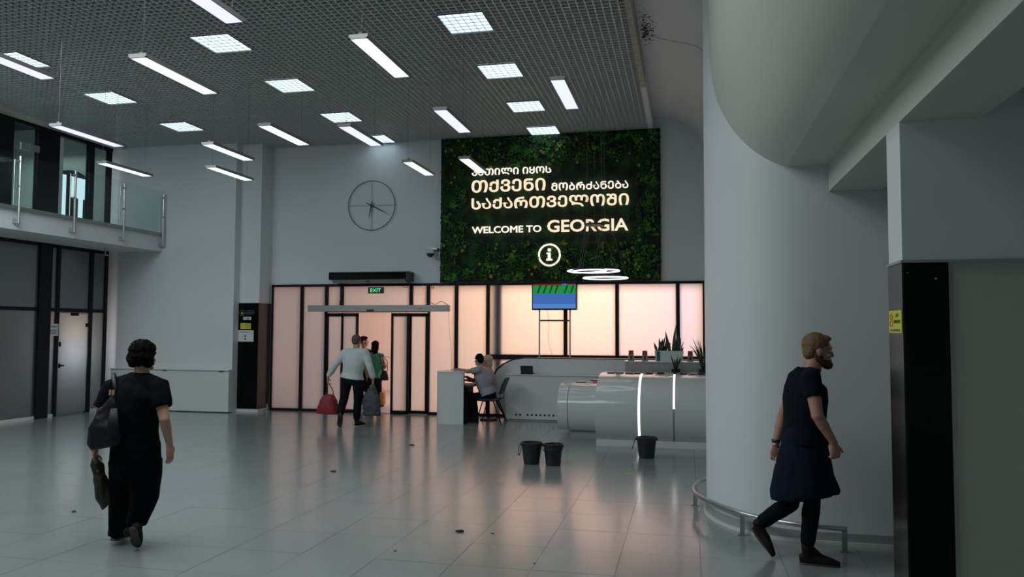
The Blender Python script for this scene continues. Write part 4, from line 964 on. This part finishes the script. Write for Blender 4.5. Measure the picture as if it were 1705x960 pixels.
def hair_cap(root, P, A, m, parts, vox=.006, name='hair', amp=.006, f=(40, 40, 40)):
    bm = NB()
    for (p, a) in parts: ell(bm, P(*p), A(*a), 16, 10)
    return obj(name, wrinkle(remesh(bm, vox, 1), amp, f), m, root, True)

# ---- man in navy walking right, close
F = V((.93, .30, 0)).normalized()
J = dict(F=F, HF=V((1, .12, -.10)), pel=V((0.874, 6.470, 0.910)), chest=V((0.893, 6.470, 1.247)), neck=V((0.936, 6.470, 1.485)), head=V((0.991, 6.470, 1.629)),
 sh=[V((0.873, 6.640, 1.399)), V((0.909, 6.290, 1.421))], el=[V((0.750, 6.720, 1.083)), V((0.938, 6.200, 1.152))], wr=[V((0.695, 6.700, 0.872)), V((1.054, 6.240, 0.957))],
 hip=[V((0.859, 6.560, 0.831)), V((0.892, 6.380, 0.860))], kn=[V((0.793, 6.580, 0.433)), V((0.919, 6.400, 0.468))], an=[V((0.544, 6.600, 0.247)), V((0.885, 6.440, 0.132))],
 toe=[V((0.636, 6.550, 0.004)), V((1.082, 6.440, 0.064))], hd=[V((-.10, 0, -1)), V((.15, 0, -1))], hn=[V((0, -1, .1)), V((-.3, 1, 0))], th=[V((1, -.1, 0)), V((1, .2, 0))])
fz = J['toe'][1].z
p = thing('person', (J['pel'].x, 6.45, 0), 'man with short brown hair and beard in navy T-shirt walking right past the curved wall', 'person')
P, A = make_body(p, J, 'skinpale', .0062, 1.05, (60, 95), ak=1.12, headk=1.10)
hair_cap(p, P, A, 'hairbrown', [((0, -.022, .042), (.081, .096, .086)), ((0, .030, .088), (.060, .052, .026)), ((0, -.055, .0), (.072, .052, .075))], .006, amp=.0025)
hair_cap(p, P, A, 'beard', [((0, .030, -.078), (.061, .064, .036)), ((0, .072, -.095), (.042, .037, .032)), ((.05, .0, -.055), (.016, .032, .032)), ((-.05, .0, -.055), (.016, .032, .032))], .005, 'beard', .0015, (60, 60, 60))
e_ = NB()
for s in (-1, 1): ell(e_, P(s*.030, .073, .004), A(.012, .012, .010), 10, 8)
obj('eyes', e_, 'plinth', p, True)
hm = V((0.883, 6.470, 0.910))
shirt(p, J, 1.12, 'navy', .52, .009, 'tshirt', .018, hm, (.20, .175), .006, sl_r=(.074, .070, .05))
cn = loft(NB(), [J['neck']+V((0, 0, -.012)), J['neck']+V((.002, 0, .008))], [(.080, .076), (.074, .070)], side_of(F), 20); obj('collar', cn, 'navy2', p, True)
bm = NB(); loft(bm, [V((0.885, 6.470, 1.030)), V((0.878, 6.470, 0.878)), V((0.871, 6.470, 0.694)), V((0.874, 6.470, 0.570)), V((0.882, 6.470, 0.516))], [(.165, .150), (.185, .180), (.205, .225), (.22, .262), (.22, .268)], side_of(F), 28)
obj('tunic', wrinkle(remesh(bm, .010, 2), .012, (7, 7, 3)), 'navy2', p, True)
trousers(p, J, .98, 'trouser', .010, .066, .052, .93, tr=.095)
foot(p, V((J['an'][1].x-.055, 6.46, 0.0)), V((J['an'][1].x+.235, 6.44, 0.0)), (0, 0, 1), 'shoe', 'soled', J['an'][1], 1.05)
hl = V((0.486, 6.620, 0.201)); te = V((0.638, 6.530, -0.014)); foot(p, hl, V((te.x, te.y, .012)), (.9, .0, .45), 'shoe', 'soled', J['an'][0], 1.05)
w = J['wr'][0]; obj('wristwatch', loft(NB(), [w+V((0, 0, .012)), w+V((0, 0, .035))], .034, None, 16), 'mdark', p, True)
obj('bracelet', loft(NB(), [w+V((0, 0, -.006)), w+V((0, 0, .000))], .033, None, 16), 'steel', p, True)

# ---- woman in black, close, seen from behind
F = V((.12, 1, 0)).normalized()
J = dict(F=F, HF=V((.08, 1, -.12)), pel=V((-4.363, 5.600, 0.799)), chest=V((-4.364, 5.580, 1.129)), neck=V((-4.327, 5.600, 1.414)), head=V((-4.325, 5.620, 1.555)),
 sh=[V((-4.583, 5.580, 1.294)), V((-4.153, 5.580, 1.303))], el=[V((-4.659, 5.520, 1.031)), V((-4.047, 5.520, 1.058))], wr=[V((-4.729, 5.580, 0.779)), V((-4.056, 5.600, 0.863))],
 hip=[V((-4.488, 5.620, 0.723)), V((-4.265, 5.620, 0.732))], kn=[V((-4.525, 5.680, 0.400)), V((-4.329, 5.660, 0.385))], an=[V((-4.719, 5.840, 0.087)), V((-4.379, 5.620, 0.151))],
 toe=[V((-4.812, 5.980, -0.013)), V((-4.400, 5.660, -0.014))], hd=[V((0, 0, -1)), V((.05, .1, -1))], hn=[V((1, .3, 0)), V((-1, .2, 0))], th=[V((.2, 1, 0)), V((-.3, 1, 0))])
p = thing('person', (J['pel'].x, 5.65, 0), 'woman in black with dark bobbed hair seen from behind, bag on left shoulder', 'person')
P, A = make_body(p, J, 'skin', .0065, 1.12, (60, 22), .98, 1.05)
hair_cap(p, P, A, 'hairdark', [((0, -.025, .045), (.098, .108, .088)), ((0, -.045, -.015), (.105, .085, .085)), ((-.045, -.045, -.055), (.055, .06, .05)), ((.05, -.01, -.045), (.05, .06, .055)), ((0, .0, .085), (.075, .075, .035)), ((-.07, -.02, -.02), (.04, .05, .06))], .007, amp=.014, f=(28, 28, 28))
shirt(p, J, 1.12, 'blackcloth', .62, .010, 'tshirt', .024, V((-4.363, 5.600, 0.818)), (.205, .165), .012, sl_r=(.078, .080, .05))
bm = NB(); S = side_of(F)
loft(bm, [V((-4.380, 5.620, 0.858)), V((-4.376, 5.620, 0.713)), V((-4.385, 5.630, 0.591))], [(.205, .160), (.212, .175), (.20, .16)], S, 20)
loft(bm, [V((-4.476, 5.620, 0.709)), V((-4.530, 5.680, 0.380)), V((-4.631, 5.760, 0.082))], [(.115, .14), (.098, .12), (.075, .10)], S, 16)
loft(bm, [V((-4.281, 5.620, 0.717)), V((-4.304, 5.640, 0.424)), V((-4.358, 5.620, 0.200))], [(.115, .14), (.10, .12), (.065, .09)], S, 16)
obj('trousers', wrinkle(remesh(bm, .010, 2), .016, (9, 9, 3)), 'blackcloth', p, True)
hl = V((-4.291, 5.500, 0.195)); foot(p, hl, V((V((-4.363, 5.620, -0.001)).x, 5.64, .008)), (0, .75, .65), 'shoe', 'soled', J['an'][1]+V((0, -.05, 0)), .98)
foot(p, V((J['an'][0].x+.0, 5.80, 0)), V((J['an'][0].x+.02, 6.04, 0)), (0, 0, 1), 'shoe', 'soled', V((J['an'][0].x, 5.84, .10)), .95)
# her shoulder bag
t = thing('shoulder_bag', V((-4.489, 5.400, 0.838)), 'large dark leather bag hanging behind the shoulder of the woman in black', 'bag')
bm = NB(); cs = [V((-4.495, 5.420, 0.839)), V((-4.502, 5.420, 0.881)), V((-4.520, 5.430, 0.988)), V((-4.508, 5.450, 1.100)), V((-4.464, 5.460, 1.195)), V((-4.458, 5.470, 1.257))]
loft(bm, cs, [(.125, .05), (.150, .07), (.138, .07), (.095, .05), (.045, .03), (.02, .015)], (1, 0, 0), 20, .8)
obj('bag_body', wrinkle(remesh(bm, .008, 2), .010, (9, 9, 9)), 'leather', t, True)
bm = NB(); cs2 = [V((-4.360, 5.345, 0.938)), V((-4.379, 5.350, 1.035)), V((-4.397, 5.380, 1.148))]; loft(bm, cs2, [(.055, .012), (.05, .012), (.03, .01)], (1, 0, 0), 14, .7); obj('front_panel', bm, 'bagpanel', t, True)
obj('strap', loft(NB(), [V((-4.446, 5.450, 1.235)), V((-4.454, 5.450, 1.306)), V((-4.509, 5.500, 1.383)), V((-4.586, 5.600, 1.410)), V((-4.671, 5.720, 1.337)), V((-4.698, 5.780, 1.051))], [(.016, .005)]*6, (1, 0, 0), 8), 'leather', t, True)
for dx in (-.02, .01):
    q = V((-4.450, 5.420, 1.270))+V((dx, 0, 0)); obj('buckle', box(q.x-.006, q.x+.006, q.y-.006, q.y+.006, q.z-.02, q.z+.02), 'gold', t)
t = thing('plastic_bag', V((-4.588, 5.520, 0.325)), 'olive plastic bag hanging from the left hand of the woman in black', 'bag')
bm = NB(); loft(bm, [V((-4.694, 5.560, 0.749)), V((-4.688, 5.550, 0.678)), V((-4.651, 5.550, 0.593)), V((-4.611, 5.540, 0.477)), V((-4.590, 5.540, 0.382)), V((-4.605, 5.540, 0.315))], [(.02, .02), (.05, .05), (.055, .05), (.062, .05), (.052, .04), (.008, .01)], (1, 0, 0), 18)
obj('bag_body', wrinkle(remesh(bm, .008, 1), .018, (14, 14, 10)), 'plasticbag', t, True)

# ---- man in pale sweater, walking to the door
F = V((.03, 1, 0)).normalized()
J = dict(F=F, HF=V((.1, 1, 0)), pel=V((-5.989, 13.450, 0.852)), chest=V((-5.959, 13.450, 1.148)), neck=V((-5.904, 13.450, 1.422)), head=V((-5.915, 13.470, 1.559)),
 sh=[V((-6.133, 13.450, 1.343)), V((-5.738, 13.450, 1.347))], el=[V((-6.328, 13.430, 1.100)), V((-5.633, 13.430, 1.098))], wr=[V((-6.465, 13.450, 0.898)), V((-5.592, 13.480, 0.868))],
 hip=[V((-6.095, 13.450, 0.784)), V((-5.871, 13.450, 0.788))], kn=[V((-6.126, 13.400, 0.481)), V((-5.888, 13.500, 0.456))], an=[V((-6.091, 13.180, 0.244)), V((-5.928, 13.550, 0.111))],
 toe=[V((-6.156, 13.280, 0.005)), V((-5.990, 13.750, -0.012))], hd=[V((0, 0, -1)), V((0, 0, -1))], hn=[V((1, 0, 0)), V((-1, 0, 0))], th=[V((0, 1, 0)), V((0, 1, 0))])
p = thing('person', (J['pel'].x, 13.5, 0), 'man in pale sweater and dark trousers walking out with two bags', 'person')
P, A = make_body(p, J, 'skin', .009, 1.12, (70, 70), 1.0, 1.05, headk=1.02)
hair_cap(p, P, A, 'hairgrey', [((0, -.020, .038), (.080, .097, .084)), ((0, -.05, -.005), (.070, .055, .065))], .008, amp=.002)
shirt(p, J, 1.14, 'sweater', 1.92, .010, 'sweater', .02, V((-5.990, 13.450, 0.879)), (.228, .180), .010, sl_r=(.080, .066, .050))
trousers(p, J, 1.12, 'trouser', .011, .078, .062, .95, tr=.098)
foot(p, V((-6.063, 13.120, 0.262)), V((V((-6.156, 13.280, 0.005)).x, 13.30, .005)), (0, .8, .6), 'shoe', 'soled', J['an'][0], 1.05, .009)
foot(p, V((J['an'][1].x, 13.50, 0)), V((J['an'][1].x+.06, 13.78, 0)), (0, 0, 1), 'shoe', 'sole', J['an'][1], 1.05, .009)
t = thing('travel_bag', V((-6.427, 13.420, 0.243)), 'dark red travel bag hanging from the left hand of the man in pale sweater', 'bag')
c = V((-6.451, 13.450, 0.404)); bm = NB()
loft(bm, [c+V((0, 0, -.178)), c+V((0, 0, -.165)), c+V((0, 0, -.05)), c+V((.005, 0, .07)), c+V((.01, 0, .15)), c+V((.01, 0, .175))], [(.19, .10), (.205, .13), (.19, .135), (.155, .11), (.10, .07), (.05, .04)], (1, 0, 0), 20, .75)
obj('bag_body', wrinkle(remesh(bm, .010, 1), .009, (9, 9, 9)), 'redbag', t, True)
hd = J['wr'][0]+V((0, 0, -.10))
for s in (-1, 1): obj('handle', tube(NB(), [c+V((.02+s*.075, s*.03, .15)), c+V((.02+s*.045, s*.02, .28)), hd, ], .009, 6), 'mdark', t, True)
t = thing('carrier_bag', V((-5.605, 13.450, 0.207)), 'grey soft bag hanging from the right hand of the man in pale sweater', 'bag')
c = V((-5.629, 13.470, 0.465)); hd = J['wr'][1]+V((0, 0, -.09)); bm = NB()
loft(bm, [V((-5.602, 13.470, 0.211)), V((-5.602, 13.470, 0.238)), V((-5.616, 13.470, 0.422)), V((-5.617, 13.470, 0.498)), V((-5.607, 13.470, 0.607)), V((-5.591, 13.470, 0.705)), hd], [(.155, .08), (.165, .10), (.17, .11), (.165, .11), (.12, .08), (.06, .05), (.02, .02)], (1, 0, 0), 20, .85)
obj('bag_body', wrinkle(remesh(bm, .010, 2), .018, (9, 9, 9)), 'greybag', t, True)

# ---- woman in green top beyond the door
F = V((.1, 1, 0)).normalized(); Y = 16.9
J = dict(F=F, HF=V((-.2, 1, 0)), pel=V((-6.967, 16.900, 0.637)), chest=V((-6.971, 16.900, 0.938)), neck=V((-6.975, 16.900, 1.239)), head=V((-6.963, 16.900, 1.396)),
 sh=[V((-7.136, 16.900, 1.168)), V((-6.814, 16.900, 1.172))], el=[V((-7.191, 16.900, 0.907)), V((-6.703, 16.850, 0.943))], wr=[V((-7.201, 17.000, 0.696)), V((-6.840, 17.050, 0.823))],
 hip=[V((-7.053, 16.900, 0.553)), V((-6.893, 16.900, 0.556))], kn=[V((-7.049, 16.900, 0.281)), V((-6.860, 16.900, 0.285))], an=[V((-7.046, 16.900, 0.063)), V((-6.828, 16.900, 0.068))],
 toe=[V((0, 0, 0)), V((0, 0, 0))], hn=[V((1, 0, 0)), V((-1, 0, 0))], th=[V((0, 1, 0)), V((0, 1, 0))])
for i in (0, 1): J['an'][i].z = .09; J['toe'][i] = J['an'][i]+V((0, .16, -.06))
p = thing('person', (J['pel'].x, 16.9, 0), 'woman in sleeveless green top with long dark hair beyond the open door', 'person')
P, A = make_body(p, J, 'skin', .010, .98, (50, 50))
hair_cap(p, P, A, 'hairdark', [((0, -.02, .035), (.088, .10, .09)), ((0, -.05, -.06), (.09, .06, .10)), ((0, -.05, -.12), (.075, .05, .07))], .010, amp=.008, f=(25, 25, 12))
shirt(p, J, 1.0, 'green', .12, .012, 'top', .016, V((-6.967, 16.900, 0.664)), (.185, .14), .006)
trousers(p, J, 1.0, 'trouser', .012, .07, .055, .97)
for i in (0, 1): foot(p, J['an'][i]*1.0+V((0, -.05, -.09)), J['an'][i]+V((0, .2, -.09)), (0, 0, 1), 'shoe', 'sole', J['an'][i], .95, .010)
t = thing('handbag', V((-6.686, 16.780, 0.636)), 'dark handbag on the right arm of the woman in green', 'bag')
c = V((-6.675, 16.750, 0.746)); bm = NB(); loft(bm, [c+V((0, 0, -.12)), c+V((0, 0, -.09)), c+V((0, 0, .02)), c+V((0, 0, .10))], [(.09, .04), (.10, .06), (.08, .05), (.05, .03)], (1, 0, 0), 16, .8)
obj('bag_body', remesh(bm, .01, 1), 'leather', t, True)
obj('strap', tube(NB(), [c+V((-.05, 0, .09)), c+V((-.03, 0, .3)), V((-6.744, 16.800, 1.176))+V((0, 0, .02)), c+V((.02, .12, .3)), c+V((.05, .05, .09))], .010, 6), 'leather', t, True)
t = thing('shopping_bag', (V((-6.769, 16.900, 0.069)).x, 16.85, 0), 'small orange printed bag low beside the woman in green', 'bag')
c = V((-6.751, 16.850, 0.210)); obj('bag_body', bevel(box(c.x-.05, c.x+.05, 16.80, 16.92, c.z-.14, c.z+.14), .01, 1), 'orangebag', t)
obj('handle', tube(NB(), [c+V((-.03, 0, .14)), c+V((-.01, 0, .24)), c+V((.02, 0, .24)), c+V((.03, 0, .14))], .005, 5), 'orangebag', t)

# ---- man in dark clothes beyond the door, mostly hidden
F = V((.35, 1, 0)).normalized()
J = dict(F=F, HF=V((1, .25, -.05)), pel=V((-7.488, 17.500, 0.606)), chest=V((-7.477, 17.500, 0.932)), neck=V((-7.483, 17.500, 1.316)), head=V((-7.493, 17.500, 1.494)),
 sh=[V((-7.656, 17.550, 1.228)), V((-7.308, 17.450, 1.234))], el=[V((-7.661, 17.500, 0.930)), V((-7.295, 17.500, 0.935))], wr=[V((-7.685, 17.600, 0.682)), V((-7.333, 17.600, 0.688))],
 hip=[V((-7.563, 17.500, 0.519)), V((-7.410, 17.500, 0.522))], kn=[V((-7.558, 17.500, 0.236)), V((-7.391, 17.500, 0.239))], an=[V((-7.555, 17.500, 0.009)), V((-7.388, 17.500, 0.014))],
 toe=[V((0, 0, 0)), V((0, 0, 0))], hn=[V((1, 0, 0)), V((-1, 0, 0))], th=[V((0, 1, 0)), V((0, 1, 0))])
for i in (0, 1): J['an'][i].z = .09; J['toe'][i] = J['an'][i]+V((0, .16, -.06))
p = thing('person', (J['pel'].x, 17.5, 0), 'man in dark clothes beyond the door, profile turned right', 'person')
P, A = make_body(p, J, 'skin', .010, 1.0, (50, 50))
hair_cap(p, P, A, 'hairdark', [((0, -.022, .038), (.082, .098, .088)), ((0, .02, .075), (.06, .06, .04)), ((0, -.05, 0), (.07, .055, .07))], .010, amp=.004)
shirt(p, J, 1.02, 'blackcloth', .6, .012, 'tshirt', .016)
trousers(p, J, 1.0, 'trouser', .012)
for i in (0, 1): foot(p, J['an'][i]+V((0, -.05, -.09)), J['an'][i]+V((0, .2, -.09)), (0, 0, 1), 'shoe', 'sole', J['an'][i], 1, .010)

# ---- seated man in grey shirt
F = V((-.93, .30, 0)).normalized()
J = dict(F=F, HF=V((-.75, .65, -.05)), pel=V((-3.757, 14.750, 0.547)), chest=V((-3.843, 14.750, 0.810)), neck=V((-3.904, 14.750, 1.075)), head=V((-3.935, 14.750, 1.196)),
 sh=[V((-3.918, 14.580, 1.002)), V((-3.879, 14.930, 0.997))], el=[V((-4.098, 14.500, 0.981)), V((-4.089, 14.950, 0.770))], wr=[V((-4.251, 14.450, 1.021)), V((-4.237, 14.950, 0.850))],
 hip=[V((-3.782, 14.660, 0.496)), V((-3.785, 14.860, 0.491))], kn=[V((-4.039, 14.600, 0.495)), V((-4.107, 14.800, 0.477))], an=[V((-3.995, 14.620, 0.106)), V((-4.009, 14.850, 0.104))],
 toe=[V((0, 0, 0)), V((0, 0, 0))], hd=[V((-1, 0, .02)), V((-1, 0, 0))], hn=[V((0, 0, -1)), V((0, 0, -1))], th=[V((0, 1, 0)), V((0, -1, 0))])
for i in (0, 1): J['an'][i].z = .10; J['toe'][i] = J['an'][i]+V((-.16, 0, -.07))
p = thing('person', (J['pel'].x, 14.75, 0), 'man in grey blue shirt seated at the white desk, arm on its top', 'person')
P, A = make_body(p, J, 'skin', .009, 1.08, (12, 30), .95)
hair_cap(p, P, A, 'hairdark', [((0, -.022, .035), (.081, .099, .088)), ((0, -.055, -.01), (.07, .055, .065))], .008, amp=.003)
shirt(p, J, 1.1, 'shirtgrey', .60, .010, 'shirt', .018, V((-3.745, 14.750, 0.524)), (.215, .17), .009)
trousers(p, J, 1.08, 'trouser', .011, .072, .058, .95)
for i in (0, 1): foot(p, J['an'][i]+V((.05, 0, -.10)), J['an'][i]+V((-.2, 0, -.10)), (0, 0, 1), 'shoe', 'soled', J['an'][i], 1, .009)
# ---- blond woman behind him
F = V((-.95, -.1, 0)).normalized()
o_ = V((.13, .42, 0))
J = dict(F=F, HF=V((-1, .1, -.05)), pel=V((-3.823, 15.150, 0.526)), chest=V((-3.849, 15.150, 0.786)), neck=V((-3.862, 15.150, 1.034)), head=V((-3.882, 15.150, 1.159)),
 sh=[V((-3.836, 15.000, 0.959)), V((-3.875, 15.300, 0.955))], el=[V((-4.000, 14.980, 0.770)), V((-4.080, 15.280, 0.750))], wr=[V((-4.196, 14.980, 0.790)), V((-4.282, 15.200, 0.763))],
 hip=[V((-3.836, 15.060, 0.474)), V((-3.845, 15.240, 0.471))], kn=[V((-4.127, 15.050, 0.468)), V((-4.182, 15.250, 0.451))], an=[V((-4.076, 15.050, 0.105)), V((-4.130, 15.250, 0.082))],
 toe=[V((0, 0, 0)), V((0, 0, 0))], hd=[V((-1, 0, 0)), V((-1, 0, 0))], hn=[V((0, 0, -1)), V((0, 0, -1))], th=[V((0, 1, 0)), V((0, -1, 0))])
for i in (0, 1): J['an'][i].z = .10; J['toe'][i] = J['an'][i]+V((-.15, 0, -.07))
p = thing('person', (J['pel'].x, 15.15, 0), 'blond haired person mostly hidden behind the seated man', 'person')
P, A = make_body(p, J, 'skin', .010, .95, (20, 20), .9)
hair_cap(p, P, A, 'hairblond', [((0, -.028, .035), (.090, .102, .09)), ((0, -.06, -.05), (.082, .06, .09)), ((0, -.055, -.11), (.07, .045, .06))], .010, amp=.006, f=(30, 30, 15))
shirt(p, J, .97, 'shirtgrey', .5, .012, 'shirt', .016)
trousers(p, J, .95, 'trouser', .012)
for i in (0, 1): foot(p, J['an'][i]+V((.05, 0, -.10)), J['an'][i]+V((-.19, 0, -.10)), (0, 0, 1), 'shoe', 'soled', J['an'][i], .95, .010)
# chairs
def chair(x, y, lab):
    t = thing('office_chair', (x, y, 0), lab, 'chair', 'black chairs at the white desk')
    bm = NB(); loft(bm, [(x-.22, y, .44), (x-.15, y, .445), (x+.1, y, .44), (x+.2, y, .45)], [(.20, .015), (.225, .025), (.225, .025), (.20, .015)], (0, 1, 0), 16, .7); obj('seat', bm, 'mdark', t, True)
    bm = NB(); loft(bm, [(x+.20, y, .55), (x+.23, y, .60), (x+.27, y, .72), (x+.32, y, .83), (x+.33, y, .86)], [(.17, .012), (.20, .02), (.215, .022), (.20, .02), (.17, .012)], (0, 1, 0), 16, .7); obj('backrest', bm, 'mdark', t, True)
    for s in (-1, 1):
        obj('leg', tube(NB(), [(x-.10, y+s*.2, .43), (x-.23, y+s*.23, .0)], .011, 8), 'black', t, True)
        obj('leg', tube(NB(), [(x+.10, y+s*.2, .43), (x+.27, y+s*.23, .0)], .011, 8), 'black', t, True)
        obj('back_support', tube(NB(), [(x+.05, y+s*.15, .42), (x+.22, y+s*.15, .46), (x+.25, y+s*.15, .66)], .010, 8), 'black', t, True)
chair(-3.70, 14.75, 'black chair under the man in grey shirt')
st_ = thing('stool', (-3.84, 15.15, 0), 'black stool under the blond person behind the desk', 'stool')
obj('seat', cyl(NB(), -3.84, 15.15, .40, .45, .17, 20), 'mdark', st_); obj('column', cyl(NB(), -3.84, 15.15, .03, .40, .025, 12), 'black', st_); obj('base', cyl(NB(), -3.84, 15.15, 0, .03, .17, 20), 'mdark', st_)
